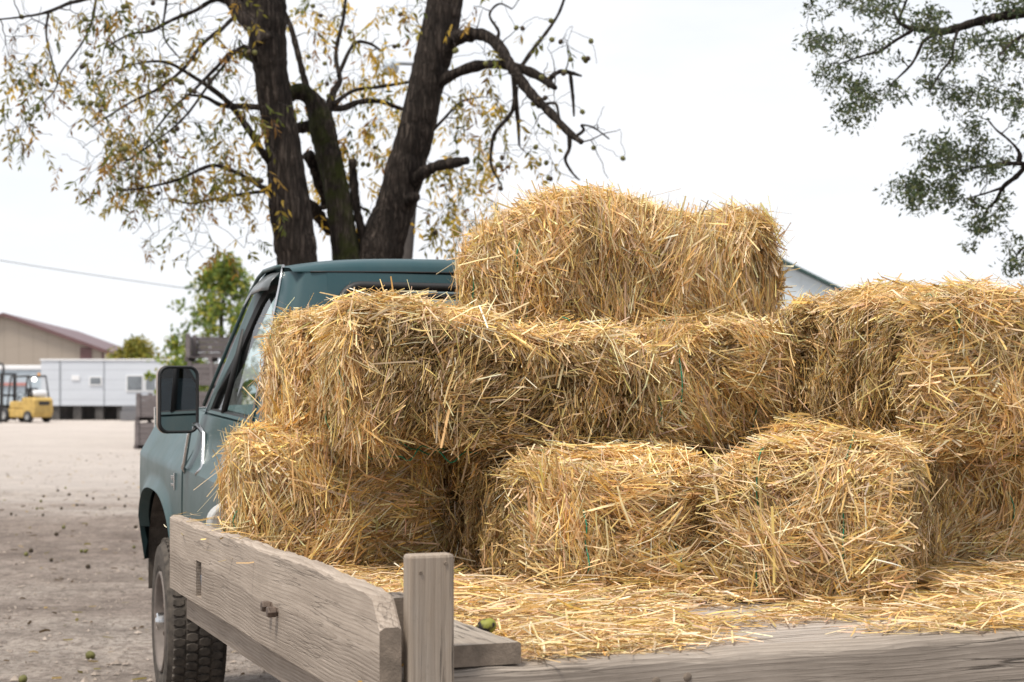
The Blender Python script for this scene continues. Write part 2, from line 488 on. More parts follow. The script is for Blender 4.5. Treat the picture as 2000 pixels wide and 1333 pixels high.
class Noise3:
    def __init__(self, rng, amp, f0, f1, n=7):
        self.k = rng.normal(0, 1, (n, 3)); self.k /= np.linalg.norm(self.k, axis=1)[:, None]
        self.k *= rng.uniform(f0, f1, n)[:, None]
        self.p = rng.uniform(0, 6.28, n); self.a = amp / math.sqrt(n) * 1.4
    def __call__(self, p):
        return self.a * np.sin(p @ self.k.T + self.p).sum(1)

AX = {'L': (0, -1), 'R': (0, 1), 'F': (1, -1), 'B': (1, 1), 'D': (2, -1), 'T': (2, 1)}

def straw_bale(loc, yaw, dims, spec, label, seed, K=1.0, rho=.055, warp=None, bulge=.012, twines=(-.5, .5), gain=1.0):
    """One tied bale: packed core plus its stems in one mesh, two loops of twine as parts."""
    rng = np.random.default_rng(seed)
    h = np.array(dims) / 2
    nz = Noise3(rng, .018, 5, 15); nz2 = Noise3(rng, .013, 22, 55)
    cl = {}
    flow = Noise3(rng, .55, 4, 12)
    ph = rng.uniform(0, 6.28)
    def surf(q):
        inner = np.clip(q, -(h - rho), h - rho)
        n = q - inner
        n /= (np.linalg.norm(n, axis=1)[:, None] + 1e-9)
        p = inner + n * rho
        e = 1 - np.clip(np.abs(q) / h, 0, 1) ** 2
        bul = bulge * (e.sum(1) - .4)
        fl = .007 * np.sin(q[:, 0] * 2 * math.pi / .085 + ph + 1.5 * np.sin(q[:, 2] * 9))
        p = p + n * (bul + nz(q) + nz2(q) + fl)[:, None]
        return (warp(p, h) if warp else p), n
    VV, QQ, CC, MI = [], [], [], []
    base = 0
    # core
    for fc, (a, s) in AX.items():
        o = [i for i in range(3) if i != a]
        na, nb = max(8, int(dims[o[0]] / .022)), max(8, int(dims[o[1]] / .022))
        A, B = np.meshgrid(np.linspace(-h[o[0]], h[o[0]], na), np.linspace(-h[o[1]], h[o[1]], nb), indexing='ij')
        q = np.zeros((na * nb, 3)); q[:, o[0]] = A.ravel(); q[:, o[1]] = B.ravel(); q[:, a] = s * h[a]
        p, n = surf(q)
        p = p - n * .046
        i = np.arange(na * nb).reshape(na, nb)
        qd = np.stack([i[:-1, :-1], i[1:, :-1], i[1:, 1:], i[:-1, 1:]], -1).reshape(-1, 4) + base
        VV.append(p); QQ.append(qd); CC.append(np.full((len(p), 3), .2)); MI.append(np.zeros(len(qd), int)); base += len(p)
    def put(Cn, Dn, Nn, L, Wd, bend, col):
        nonlocal base
        v, q, c = ribbons(Cn, Dn, Nn, L, Wd, bend, col)
        VV.append(v); QQ.append(q + base); CC.append(c); MI.append(np.ones(len(q), int)); base += len(v)
    def layer(fc, dens, main, spread, Lr, Wr, off, tilt, g=1.0, up=0.0, fringe=.018, wts=PALW):
        a, s = AX[fc]
        o = [i for i in range(3) if i != a]
        n_ = int(dens * 1.2 * dims[o[0]] * dims[o[1]] * K)
        if n_ < 1: return
        q = np.zeros((n_, 3))
        for k in o: q[:, k] = rng.uniform(-h[k], h[k], n_)
        q[:, a] = s * h[a]
        p, n = surf(q)
        m = np.asarray(main, float)
        mt_ = m - n * (n @ m)[:, None]
        bad = np.linalg.norm(mt_, axis=1) < .15
        mt_[bad] = np.cross(n[bad], rng.normal(0, 1, (bad.sum(), 3)))
        mt_ /= np.linalg.norm(mt_, axis=1)[:, None]
        bt = np.cross(n, mt_)
        if fc not in cl:
            ms = max(12, int(150 * dims[o[0]] * dims[o[1]]))
            sp_ = np.zeros((ms, 3))
            for k in o: sp_[:, k] = rng.uniform(-h[k], h[k], ms)
            sp_[:, a] = s * h[a]
            cl[fc] = (sp_, rng.normal(0, 1, ms), rng.normal(0, .010, ms), rng.uniform(.82, 1.12, ms))
        sp_, da, do, db = cl[fc]
        qj = q + rng.normal(0, .012, q.shape)
        ci = ((qj[:, None, :] - sp_[None]) ** 2).sum(2).argmin(1)
        ang = rng.normal(0, spread * .65, n_) + da[ci] * min(.8, spread) * .75 + flow(q) * min(1, spread + .5)
        p = p + n * do[ci][:, None]
        L = rng.uniform(*Lr, n_) * np.clip(rng.lognormal(-.05, .42, n_), .35, 2.1)
        Dn = mt_ * np.cos(ang)[:, None] + bt * np.sin(ang)[:, None] + n * (rng.normal(0, tilt, n_) + up * np.abs(rng.normal(0, 1, n_)))[:, None]
        Dn /= np.linalg.norm(Dn, axis=1)[:, None]
        Cn = p + n * rng.uniform(*off, n_)[:, None]
        if True:
            fr = h[None, :] + rng.exponential(fringe, n_)[:, None] + (.03 if warp else 0)
            over = np.maximum(0, np.abs(Cn) + np.abs(Dn) * L[:, None] / 2 - fr - .02)
            over[:, a] = 0
            Cn = Cn - np.sign(Cn) * np.minimum(over, .1)
        wd_ = (Wr[0] + Wr[1]) / 2 * .76 * np.clip(rng.lognormal(0, .36, n_), .4, 2.3)
        put(Cn, Dn, n, L, wd_, rng.normal(-.05, .12, n_), straw_cols(n_, g * gain, wts) * db[ci][:, None])
    dark = np.array([.08, .22, .2, .12, .08, .25, .05, .0])
    for fc, (mode, main, spread, mult) in spec.items():
        if mode == 'comb':
            layer(fc, 4600 * mult, main, spread * .6, (.08, .20), (.0035, .007), (-.048, -.014), .09, .85)
            layer(fc, 4700 * mult, main, spread, (.06, .18), (.003, .0070), (-.020, .006), .14, 1.0)
            layer(fc, 2600 * mult, main, spread * 1.3, (.05, .22), (.0014, .0028), (-.006, .012), .14, 1.05)
            layer(fc, 1900 * mult, main, spread * 1.7, (.04, .15), (.003, .0075), (.0, .018), .18, 1.12, .06, .03)
        elif mode == 'cut':
            layer(fc, 14000 * mult, main, 1.2, (.010, .032), (.0022, .005), (-.046, -.010), 1.1, .60, 0, .006, dark)
            layer(fc, 9500 * mult, main, spread, (.012, .048), (.002, .005), (-.018, .002), .45, .66, 0, .008, dark)
            layer(fc, 1200 * mult, main, spread * 1.2, (.03, .09), (.0025, .005), (-.008, .006), .2, .82, 0, .01)
            layer(fc, 380 * mult, main, 1.4, (.05, .16), (.003, .006), (.002, .014), .16, 1.12, .1, .03)
        elif mode == 'top':
            layer(fc, 4800 * mult, main, 1.6, (.05, .15), (.0035, .007), (-.044, -.010), .14, .9)
            layer(fc, 5200 * mult, main, 1.6, (.04, .15), (.003, .0075), (-.016, .008), .15, 1.05)
            layer(fc, 2200 * mult, main, 1.6, (.05, .2), (.0014, .0028), (-.004, .014), .16, 1.1)
            layer(fc, 2400 * mult, main, 1.6, (.04, .15), (.003, .0075), (.002, .024), .2, 1.15, .08, .03)
    V = np.concatenate(VV); Q = np.concatenate(QQ); Cc = np.concatenate(CC); Mi = np.concatenate(MI)
    V = V + np.array([0, 0, h[2]])
    o = np_mesh('straw_bale', V, Q, [M['core'], M['straw']], Cc, Mi)
    o.location = loc; o.rotation_euler = (0, 0, yaw)
    tag(o, label, 'straw bale', 'straw bales loaded on the flatbed')
    for ty in twines:
        pts = []
        N_ = 160
        per = [(-h[0], -h[2]), (h[0], -h[2]), (h[0], h[2]), (-h[0], h[2])]
        seg = [2 * h[0], 2 * h[2], 2 * h[0], 2 * h[2]]; tot = sum(seg)
        for i in range(N_):
            d = i / N_ * tot; k = 0
            while d > seg[k]: d -= seg[k]; k += 1
            a, b = per[k], per[(k + 1) % 4]; f = d / seg[k]
            pts.append((a[0] + (b[0] - a[0]) * f, ty * h[1], a[1] + (b[1] - a[1]) * f))
        p, n = surf(np.array(pts))
        p = p + n * (.005 + .006 * np.sin(np.arange(N_) * .55 + seed))[:, None] + np.array([0, 0, h[2]])
        tb = MB(); tb.tube([tuple(x) for x in p], .0022, 5, closed=True)
        tb.build('twine', M['twine'], o, True)
    return o

Z = (0, 0, 1); X = (1, 0, 0); Yv = (0, 1, 0)
def place_r(u0, r0, L, D, z):       # long side across the bed
    return W(u0 + D / 2, r0 + L / 2, z), YAW
def place_u(u0, r0, Wd, L, z):      # long side along the bed; -x end faces the back of the truck
    return W(u0 + L / 2, r0 + Wd / 2, z), YAW + math.pi / 2

DZ = 0.862
loc, yw = place_r(1.82, 0.10, .64, .42, DZ)
straw_bale(loc, yw, (.64, .42, .44), {'F': ('comb', (.15, 0, 1), .45, 1.25), 'L': ('comb', Z, .4, 1.1), 'T': ('top', X, 1, 1), 'R': ('cut', Z, .6, .5)},
           'lower straw bale behind the side board next to the truck cab', 21)
loc, yw = place_r(1.90, 0.26, .90, .44, 1.29)
straw_bale(loc, yw, (.90, .44, .40), {'L': ('comb', (0, .3, 1), .6, 1.2), 'T': ('top', X, 1, 1), 'F': ('comb', Z, .6, .6)},
           'upper straw bale pressed against the rear of the teal cab', 22)
def warp_b2(p, h):
    p = p.copy()
    low = np.clip((-p[:, 2] / h[2]) * .5 + .5, 0, 1) ** 2
    left = np.clip(-p[:, 0] / h[0], 0, 1) ** 2
    p[:, 0] += .11 * low * left
    p[:, 2] -= .056 * np.clip(p[:, 0] / h[0] + .75, 0, 1.75) * np.clip(p[:, 2] / h[2], 0, 1)
    return p
loc, yw = place_r(1.36, .28, 1.04, .42, 1.275)
straw_bale(loc, yw, (1.04, .42, .41), {'F': ('cut', (.12, 0, 1), .5, 1.35), 'L': ('comb', (0, .2, 1), .5, 1.2), 'T': ('top', X, 1, 1.1), 'R': ('cut', Z, .6, .6)},
           'long upper straw bale showing its dark cut side in the middle of the load', 23, rho=.09, warp=warp_b2)
def warp_c(p, h):
    p = p.copy()
    p[:, 2] += (.055 * np.clip(p[:, 0] / h[0] + .25, -1, .6) - .01) * np.clip(p[:, 2] / h[2] + .3, 0, 1)
    return p
def warp_d(p, h):
    p = p.copy()
    p[:, 2] += .04 * (p[:, 0] / h[0] + .1) * np.clip(p[:, 2] / h[2] + .3, 0, 1)
    return p
loc, yw = place_u(1.05, .74, .60, .94, DZ)
straw_bale(loc, yw, (.94, .60, .42), {'L': ('comb', (0, 1, .25), .6, 1.3), 'B': ('cut', Z, .5, 1.0), 'T': ('top', Yv, 1, 1.25), 'F': ('comb', X, .6, .5)},
           'front straw bale behind the wooden stake, its end strands sweeping sideways', 24, rho=.06, warp=warp_c)
DH = math.atan2(.925, .38)
Dc = Vector((.594, 4.9, 0)) + Vector((.925, -.38, 0)) * .25 + Vector((.38, .925, 0)) * .45
straw_bale((Dc.x, Dc.y, DZ), DH, (.9, .50, .40), {'L': ('comb', (0, 1, -.2), .65, 1.3), 'F': ('cut', Z, .6, 1.0), 'T': ('top', Yv, 1, 1.25), 'B': ('cut', Z, .6, .7)},
           'front straw bale turned to show two faces, right of the bale behind the stake', 25, rho=.05, warp=warp_d)
loc, yw = place_u(.88, 1.95, .52, .86, 1.285)
straw_bale(loc, yw, (.86, .52, .46), {'L': ('comb', (0, 1, .2), .9, 1.3), 'B': ('cut', Z, .45, 1.35), 'T': ('top', Yv, 1, 1.2), 'D': ('top', Yv, 1, .6)},
           'upper straw bale at the right end of the load with one cut side in view', 26, rho=.07)
loc, yw = place_u(1.20, 2.08, .54, .86, DZ)
straw_bale(loc, yw, (.86, .54, .42), {'L': ('comb', Z, .5, 1.3), 'B': ('cut', Z, .6, 1.0), 'T': ('top', Yv, 1, .6)},
           'lower straw bale at the right end, mostly in shade under another bale', 27)
loc, yw = place_u(1.64, 1.37, .58, .80, 1.285)
straw_bale(loc, yw, (.80, .58, .375), {'L': ('comb', Z, .5, 1.3), 'T': ('top', Yv, 1, 1.1), 'B': ('cut', Z, .5, .6), 'F': ('cut', Z, .5, .6)},
           'straw bale with hanging pale strands under the right half of the topmost bale', 28)
loc, yw = place_r(1.97, 1.28, .88, .42, DZ)
straw_bale(loc, yw, (.88, .42, .44), {'F': ('comb', Z, .5, .8), 'T': ('top', X, 1, .9), 'L': ('cut', Z, .5, .4)},
           'lower straw bale at the back, nearly hidden behind the two front bales', 30)
TA = R(35)
Tc = Vector((.147, 5.68, 0)) + Vector((math.cos(TA), math.sin(TA), 0)) * .49 + Vector((-math.sin(TA), math.cos(TA), 0)) * .24
def warp_t(p, h):
    p = p.copy()
    p[:, 2] -= .012 * np.exp(-((p[:, 0] - .02) / .13) ** 2) * np.clip(p[:, 2] / h[2], 0, 1)
    p[:, 2] += .004 * np.exp(-((p[:, 0] + .3) / .2) ** 2) * np.clip(p[:, 2] / h[2], 0, 1)
    p[:, 2] -= .13 * np.clip((-p[:, 0] / h[0] - .42) / .58, 0, 1) ** 1.3 * np.clip(p[:, 2] / h[2], 0, 1) * np.clip(.35 + .65 * (p[:, 1] / h[1]), 0, 1)
    e = np.clip(p[:, 0] / h[0], 0, 1) ** 3
    p[:, 0] += .05 * e * np.clip(1 - np.abs(p[:, 2]) / h[2], 0, 1)
    return p
straw_bale((Tc.x, Tc.y, 1.645), TA, (1.10, .48, .45), {'F': ('comb', (.1, 0, 1), .42, 1.5), 'L': ('comb', (0, .3, 1), .55, 1.4), 'T': ('top', Yv, 1, 1.2), 'R': ('comb', (0, .6, .4), .9, 1.2), 'D': ('top', X, 1, .5), 'B': ('comb', Z, .5, .5)},
           'topmost straw bale on the stack, outlined against the white sky', 29, rho=.09, warp=warp_t)

# ------------------------------------------------------------------ loose straw on the deck
def loose_straw():
    n = 34000
    r = RNG.uniform(.08, 2.62, n); u = RNG.uniform(.0, 2.0, n)
    pn = Noise3(RNG, .5, 3, 9)
    q = np.stack([r, u * 1.6, 0 * r], 1)
    dens = .58 + .7 * pn(q) + .75 * np.exp(-((u - .95) / .25) ** 2) + .35 * np.exp(-((r - .6) / .5) ** 2) - .1 * np.clip((r - 1.5) / .5, 0, 1) * (u < .2) - 1.2 * (u < .05) - .45 * (u < .12)
    dens -= .9 * np.exp(-((r - 1.08) / .16) ** 2 - ((u - .62) / .09) ** 2)
    dens -= .45 * np.exp(-((r - 2.1) / .4) ** 2 - ((u - .22) / .12) ** 2)
    dens += .8 * np.exp(-((r - 1.75) / .22) ** 2 - ((u - .5) / .16) ** 2)
    dens -= .75 * np.exp(-((r - 1.45) / .25) ** 2 - ((u - .30) / .05) ** 2)
    dens -= 2.0 * ((r < .31) & (u < .40))
    keep = RNG.uniform(0, 1, n) < dens
    r, u = r[keep], u[keep]; n = len(r)
    d2 = dens[keep]
    z = .858 + RNG.exponential(.014, n) * np.clip(d2, .2, 1.4) + .02 * np.exp(-((u - .95) / .2) ** 2)
    z = np.minimum(z, .93)
    ca, sa = math.cos(YAW), math.sin(YAW)
    C = np.stack([OX + r * ca - u * sa, OY + r * sa + u * ca, z], 1)
    a = RNG.normal(0.35, 1.2, n)
    D = np.stack([np.cos(a), np.sin(a), RNG.normal(0, .16, n)], 1)
    N = np.tile(np.array([0., 0, 1.]), (n, 1))
    L = RNG.uniform(.03, .17, n)
    V, Q, Cc = ribbons(C, D, N, L, RNG.uniform(.0018, .0062, n), RNG.normal(.05, .12, n), straw_cols(n, .97, np.array([.2, .15, .2, .2, .05, .09, .03, .08])))
    V[:, 2] = np.maximum(V[:, 2], .856 + RNG.uniform(0, .003, len(V)))
    # stems lodged behind the stake and on the sill
    k = 150
    r = RNG.uniform(-.02, .2, k); u = RNG.uniform(-.0, .1, k)
    zz = RNG.uniform(.70, .87, k)
    C = np.stack([OX + r * ca - u * sa, OY + r * sa + u * ca, zz], 1)
    sel = (r < .02) & (u > .0)
    C = C[sel]; k = len(C)
    D = RNG.normal(0, 1, (k, 3)); D /= np.linalg.norm(D, axis=1)[:, None]
    v2, q2, c2 = ribbons(C, D, np.tile(np.array([0., -1, .2]), (k, 1)), RNG.uniform(.03, .11, k), RNG.uniform(.003, .006, k), RNG.normal(0, .2, k), straw_cols(k, 1.0))
    # tuft fanning out from the foot of the turned bale
    k = 420
    t_ = RNG.uniform(0, 1, k); r = 1.86 + .26 * t_ + RNG.normal(0, .05, k); u = .80 - .30 * t_ + RNG.normal(0, .06, k)
    C = np.stack([OX + r * ca - u * sa, OY + r * sa + u * ca, .87 + .07 * (1 - t_) * RNG.uniform(.3, 1, k)], 1)
    a = RNG.normal(-.62, .35, k)
    D = np.stack([np.cos(a), np.sin(a), RNG.normal(-.12, .1, k)], 1); D /= np.linalg.norm(D, axis=1)[:, None]
    v3, q3, c3 = ribbons(C, D, np.tile(np.array([0., 0, 1.]), (k, 1)), RNG.uniform(.06, .22, k), RNG.uniform(.002, .0062, k), RNG.normal(0, .1, k), straw_cols(k, 1.0))
    v3[:, 2] = np.maximum(v3[:, 2], .857)
    q2 = np.concatenate([q2, q3 + len(v2)]); v2 = np.concatenate([v2, v3]); c2 = np.concatenate([c2, c3])
    k = 46
    u = RNG.uniform(1.1, 2.35, k); r = RNG.normal(-.01, .03, k)
    zz = np.where(r < -.045, 1.0 - RNG.uniform(0, .05, k), 1.036 + RNG.uniform(0, .006, k))
    C = np.stack([OX + r * ca - u * sa, OY + r * sa + u * ca, zz], 1)
    D = np.stack([RNG.normal(-.6, .6, k), RNG.normal(0, .6, k), RNG.normal(-.05, .1, k)], 1); D /= np.linalg.norm(D, axis=1)[:, None]
    v3, q3, c3 = ribbons(C, D, np.tile(np.array([0., 0, 1.]), (k, 1)), RNG.uniform(.04, .14, k), RNG.uniform(.002, .005, k), RNG.normal(0, .1, k), straw_cols(k, 1.0))
    q2 = np.concatenate([q2, q3 + len(v2)]); v2 = np.concatenate([v2, v3]); c2 = np.concatenate([c2, c3])
    Q2 = q2 + len(V)
    o = np_mesh('loose_straw', np.concatenate([V, v2]), np.concatenate([Q, Q2]), M['straw'], np.concatenate([Cc, c2]))
    tag(o, 'loose straw stems strewn over the wooden flatbed deck', 'straw', kind='stuff')
RNG = np.random.default_rng(78)
loose_straw()

# ------------------------------------------------------------------ truck
T = empty('flatbed_truck', (OX, OY, 0), YAW)
tag(T, 'old teal pickup truck with a weathered wooden flatbed carrying straw bales', 'truck')
RK = .038
def RZ(x, y, z): return (x, y, z + RK * (y - 3.75) + .22 * max(0.0, z - 1.362))
XC = 1.24
def mir(p): return (2 * XC - p[0], p[1], p[2])

# flatbed -----------------------------------------------------------
d = MB(); y = .10; ri = random.Random(3)
while y < 2.42:
    wd = ri.uniform(.17, .2)
    dz = ri.uniform(-.004, .0)
    d.box(.0, 2.62, y, min(y + wd - .008, 2.42), .81 + dz, .852 + dz)
    y += wd
d.build('deck', M['deck'], T, bevel=.003)

s = MB()                                     # rear sill with a worn, wavy upper edge
nx = 90; rows = []
rs = random.Random(5); ph = [rs.uniform(0, 6) for _ in range(6)]
def wav(x): return .004 * math.sin(7 * x + ph[0]) + .003 * math.sin(17 * x + ph[1]) + .002 * math.sin(41 * x + ph[2])
for i in range(nx + 1):
    x = -.02 + 2.66 * i / nx
    wz = wav(x)
    rows.append([(x, .098, .66), (x, .098, .853), (x, .05, .856 + wz * .3), (x, .016, .853 + wz), (x, .004 + .3 * wz, .846 + wz), (x, .0, .835 + wz), (x, .0, .76), (x, .0, .66)])
s.grid(rows, closed=True)
s.add(rows[0], [tuple(range(8))]); s.add(rows[-1], [tuple(range(8))])
sill = s.build('rear_sill', M['sill'], T)
for (x, z) in ((.62, .80), (2.42, .80), (1.16, .73), (.70, .805)):
    k = MB(); k.lathe([(-.002, .0001), (-.0025, .008), (.002, .013), (.004, .013)], 14, (x, 0, z), axis='y')
    k.build('knot', M['endgrain'], sill, True)
k = MB()
k.lathe([(0, .0001), (.006, .02), (.012, .028), (.004, .036), (-.004, .04)], 16, (1.86, .075, .853), axis='z')
k.build('knot', M['endgrain'], sill, True)

def plank_mesh(x0, x1, y0, y1, z0, z1, ny=40, seed=1, wob=.002):
    m_ = MB(); rr = random.Random(seed); a = [rr.uniform(0, 6) for _ in range(4)]
    rows = []
    for i in range(ny + 1):
        y_ = y0 + (y1 - y0) * i / ny
        e = wob * (math.sin(9 * y_ + a[0]) + .6 * math.sin(23 * y_ + a[1]) + .4 * math.sin(57 * y_ + a[2]))
        rows.append([(x0, y_, z0), (x1, y_, z0), (x1, y_, z1 - .004 + e), (x1 - .004, y_, z1 + e), (x0 + .004, y_, z1 + e), (x0, y_, z1 - .004 + e)])
    m_.grid(rows, closed=True)
    m_.add(rows[0], [tuple(range(6))], 1); m_.add(rows[-1], [tuple(range(6))], 1)
    return m_
plank_mesh(.10, .297, .018, .62, .857, .902, 20, 4).build('deck_plank', [M['plank'], M['endgrain']], T)
b = plank_mesh(-.0, .10, .10, .27, .853, 1.0, 8, 8, .003)
b.build('corner_block', [M['block'], M['endgrain']], T, bevel=.006)

# side board: tall plank on edge with a worn rounded tail and a pocket hole
sb = MB(); NB = 80; rows = []
yb0, yb1, zb0, zb1 = -.045, 2.47, .775, 1.03
ra = random.Random(12); a = [ra.uniform(0, 6) for _ in range(5)]
for i in range(NB + 1):
    t = i / NB
    y_ = yb0 + (yb1 - yb0) * t ** 1.25
    e = .0022 * (math.sin(8 * y_ + a[0]) + .8 * math.sin(19 * y_ + a[1]) + .6 * math.sin(47 * y_ + a[2]) + .5 * math.sin(90 * y_ + a[3]))
    zt = zb1 + e + .006 * math.sin(y_ * 2.2)
    dd = y_ - yb0
    if dd < .16: zt -= .014 * (1 - dd / .16) ** 2.2 + (.058 * (1 - dd / .055) if dd < .055 else 0)
    xo = -.048 + .0015 * math.sin(5 * y_)
    rows.append([(xo, y_, zb0), (0, y_, zb0), (0, y_, zt - .006), (-.006, y_, zt), (xo + .012, y_, zt + .001), (xo, y_, zt - .007),
                 (xo, y_, zb0 + .75 * (zt - zb0)), (xo, y_, zb0 + .5 * (zt - zb0)), (xo, y_, zb0 + .25 * (zt - zb0))])
sb.grid(rows, closed=True)
sb.add(rows[0], [tuple(range(9))], 1); sb.add(rows[-1], [tuple(range(9))], 1)
board = sb.build('side_board', [M['board'], M['endgrain']], T, weld=True)
cut = MB(); cut.box(-.2, .05, 1.90, 1.985, .80, .915)
cuto = cut.build('cutter', M['dark'])
bpy.context.view_layer.objects.active = board
md = board.modifiers.new('pocket', 'BOOLEAN'); md.operation = 'DIFFERENCE'; md.object = cuto; md.solver = 'EXACT'
dg = bpy.context.evaluated_depsgraph_get()
cuto.parent = T
bpy.context.view_layer.update()
dg.update()
me2 = bpy.data.meshes.new_from_object(board.evaluated_get(dg), depsgraph=dg)
print('BOARD', len(board.data.polygons), len(me2.polygons))
if len(me2.polygons) > 50: 
    board.modifiers.clear(); board.data = me2
else: board.modifiers.clear()
bpy.data.objects.remove(cuto)
for (yy, zz) in ((.93, .892), (.865, .885)):
    k = MB(); k.lathe([(-.078, .0001), (-.078, .013), (-.074, .0155), (-.055, .0155), (-.055, .012), (-.047, .012)], 6, (0, yy, zz))
    k.build('bolt', M['steel'], board, bevel=.0015)
rail = plank_mesh(-.002, .04, .11, 2.40, .675, .80, 30, 17, .001)
rail.build('side_rail', [M['board'], M['endgrain']], T)
k = MB(); k.box(-.009, -.004, 1.86, 2.02, .79, .93); k.build('hole_shade_plate', M['black'], T)  # black plate added behind the hole, standing in for the shade inside
k = MB(); k.tube([(-.012, 1.96, .79), (-.020, 1.957, .83), (-.022, 1.965, .865), (-.012, 1.962, .885)], [.012, .017, .016, .01], 8)
k.build('strap_hook', simple('blue_strap', (.06, .10, .16), .5), T, True)
post = MB(); post.box(.016, .118, -.05, -.002, .52, 1.112)
st = post.build('stake', M['post'], T, bevel=.007)
for (x, z, r_, mt_) in ((.054, .79, .0062, 'zinc'), (.088, .775, .0062, 'zinc'), (.041, 1.075, .004, 'endgrain'), (.097, 1.093, .004, 'endgrain')):
    k = MB(); k.lathe([(-.0505, .0001), (-.0508, r_ * .3), (-.0525, r_ * .35), (-.053, r_ * .9), (-.0495, r_)], 14, (x, 0, z), axis='y')
    k.build('screw' if mt_ == 'zinc' else 'nail', M[mt_], st, True)

hb = MB()                                    # low headboard at the front of the deck, rounded upper corners
hp = []
for k_ in range(9):
    an = math.pi - k_ / 8 * math.pi / 2
    hp.append((.083 + .09 + .09 * math.cos(an), 1.0 + .07 * math.sin(an)))
hp2 = [(2.5 - (x - .083), z) for (x, z) in reversed(hp)]
ol = [(.083, .853)] + hp + hp2 + [(2.5, .853)]
n_ = len(ol)
hb.add([(x, 2.42, z) for x, z in ol] + [(x, 2.50, z) for x, z in ol],
       [tuple(range(n_)), tuple(range(2 * n_ - 1, n_ - 1, -1))] + [(i, (i + 1) % n_, n_ + (i + 1) % n_, n_ + i) for i in range(n_)])
hb.build('headboard', M['headb'], T, bevel=.008)
fr = MB()
for x in (.45, 1.95): fr.box(x, x + .09, .12, 5.0, .55, .71)
for y_ in (.5, 1.4, 2.3): fr.box(.05, 2.5, y_, y_ + .08, .705, .808)
fr.build('chassis_frame', M['dark'], T)

# cab ---------------------------------------------------------------
SIDE = [(.32, .58), (.27, .66), (.235, .80), (.228, .95), (.23, 1.10), (.232, 1.128), (.243, 1.143), (.272, 1.20), (.292, 1.27), (.303, 1.33), (.312, 1.362), (.335, 1.374)]
def side_x(z):
    for (x0, z0), (x1, z1) in zip(SIDE, SIDE[1:]):
        if z <= z1: return x0 + (x1 - x0) * max(0, (z - z0)) / (z1 - z0)
    return SIDE[-1][0]
def side_panel(y0, y1, ny, pts=SIDE, both=False):
    m_ = MB()
    rows = [[RZ(x, y0 + (y1 - y0) * i / ny, z) for (x, z) in pts] for i in range(ny + 1)]
    m_.grid(rows)
    # return flanges give the edges thickness
    for r_ in (rows[0], rows[-1]):
        m_.grid([r_, [(p[0] + .03, p[1], p[2]) for p in r_]])
    return m_
def both_sides(fn, name, mats, **kw):
    out = []
    for sgn in (0, 1):
        m_ = fn()
        if sgn: m_.v = [mir(p) for p in m_.v]
        out.append(m_.build(name, mats, T, **kw))
    return out

doors = both_sides(lambda: side_panel(2.782, 3.742, 12), 'door', M['paint_low'], smooth=True, angle=28)
cabm = MB()
for sgn in (0, 1):
    f = (lambda p: mir(p)) if sgn else (lambda p: p)
    rows = [[f(RZ(x, y_, z)) for (x, z) in SIDE] for y_ in (2.60, 2.65, 2.70, 2.772)]
    # rear corner rounds into the back wall
    rows.insert(0, [f(RZ(x + .035, 2.572, z)) for (x, z) in SIDE])
    rows.insert(0, [f(RZ(x + .10, 2.56, z)) for (x, z) in SIDE])
    cabm.grid(rows)
    cabm.grid([rows[-1], [(p[0] + (.03 if not sgn else -.03), p[1], p[2]) for p in rows[-1]]])
    # upper rear quarter (between door and back wall)
    up = []
    for k_ in range(9):
        t = k_ / 8
        z = 1.362 + (1.84 - 1.362) * t
        x = .312 + (.435 - .312) * t
        ye = 2.56 + .09 * t ** 1.5
        up.append([f(RZ(.585, ye, z)), f(RZ(x + .05, ye + .006, z)), f(RZ(x + .012, ye + .03, z)), f(RZ(x, ye + .07, z)), f(RZ(x, 2.775 + .02 * t, z))])
    cabm.grid(up)
# back wall: outer outline to window hole
def rrect(x0, x1, z0, z1, rad, n=6):
    out = []
    for (cx, cz, a0) in ((x1 - rad, z1 - rad, 0), (x0 + rad, z1 - rad, 90), (x0 + rad, z0 + rad, 180), (x1 - rad, z0 + rad, 270)):
        for k_ in range(n + 1):
            an = R(a0 + 90 * k_ / n)
            out.append((cx + rad * math.cos(an), cz + rad * math.sin(an)))
    return out
def back_y(z): 
    t = max(0, min(1, (z - 1.362) / (1.84 - 1.362)))
    return 2.56 + .09 * t ** 1.5
hole = rrect(.60, 1.88, 1.47, 1.800, .09)
outer = []
nh = len(hole)
for (x, z) in hole:
    # project outwards to the wall rectangle
    x0, x1, z0, z1 = .565, 1.915, 1.362, 1.84
    cx, cz = XC, 1.62
    dx, dz = x - cx, z - cz
    k_ = min(((x1 - cx) if dx > 0 else (cx - x0)) / (abs(dx) + 1e-9), ((z1 - cz) if dz > 0 else (cz - z0)) / (abs(dz) + 1e-9))
    outer.append((cx + dx * k_, cz + dz * k_))
lerp = lambda a_, b_, t: (a_[0] + (b_[0] - a_[0]) * t, a_[1] + (b_[1] - a_[1]) * t)
rings = []
for t in (0, .5, .9, 1.0):
    ring = [lerp(o_, h_, t) for o_, h_ in zip(outer, hole)]
    rings.append([RZ(x, back_y(z) + (.012 if t == 1.0 else 0), z) for x, z in ring])
cabm.grid(rings, closed=True)
cabm.grid([[RZ(x, 2.56, z) for x in (.33, XC, 2.15)] for z in (.6, 1.0, 1.362)])
cab = cabm.build('cab_shell', M['paint'], T, smooth=True, angle=40)
gk = MB(); gk.tube([RZ(x, back_y(z) - .004, z) for x, z in hole], .017, 8, closed=True)
h2 = rrect(.625, 1.855, 1.495, 1.772, .07)
gk.tube([RZ(x, back_y(z) + .0, z) for x, z in h2], .012, 8, closed=True)
gk.box(1.235, 1.25, 2.60, 2.64, 1.46, 1.72)
rw = gk.build('rear_window_seal', M['black'], cab, True)
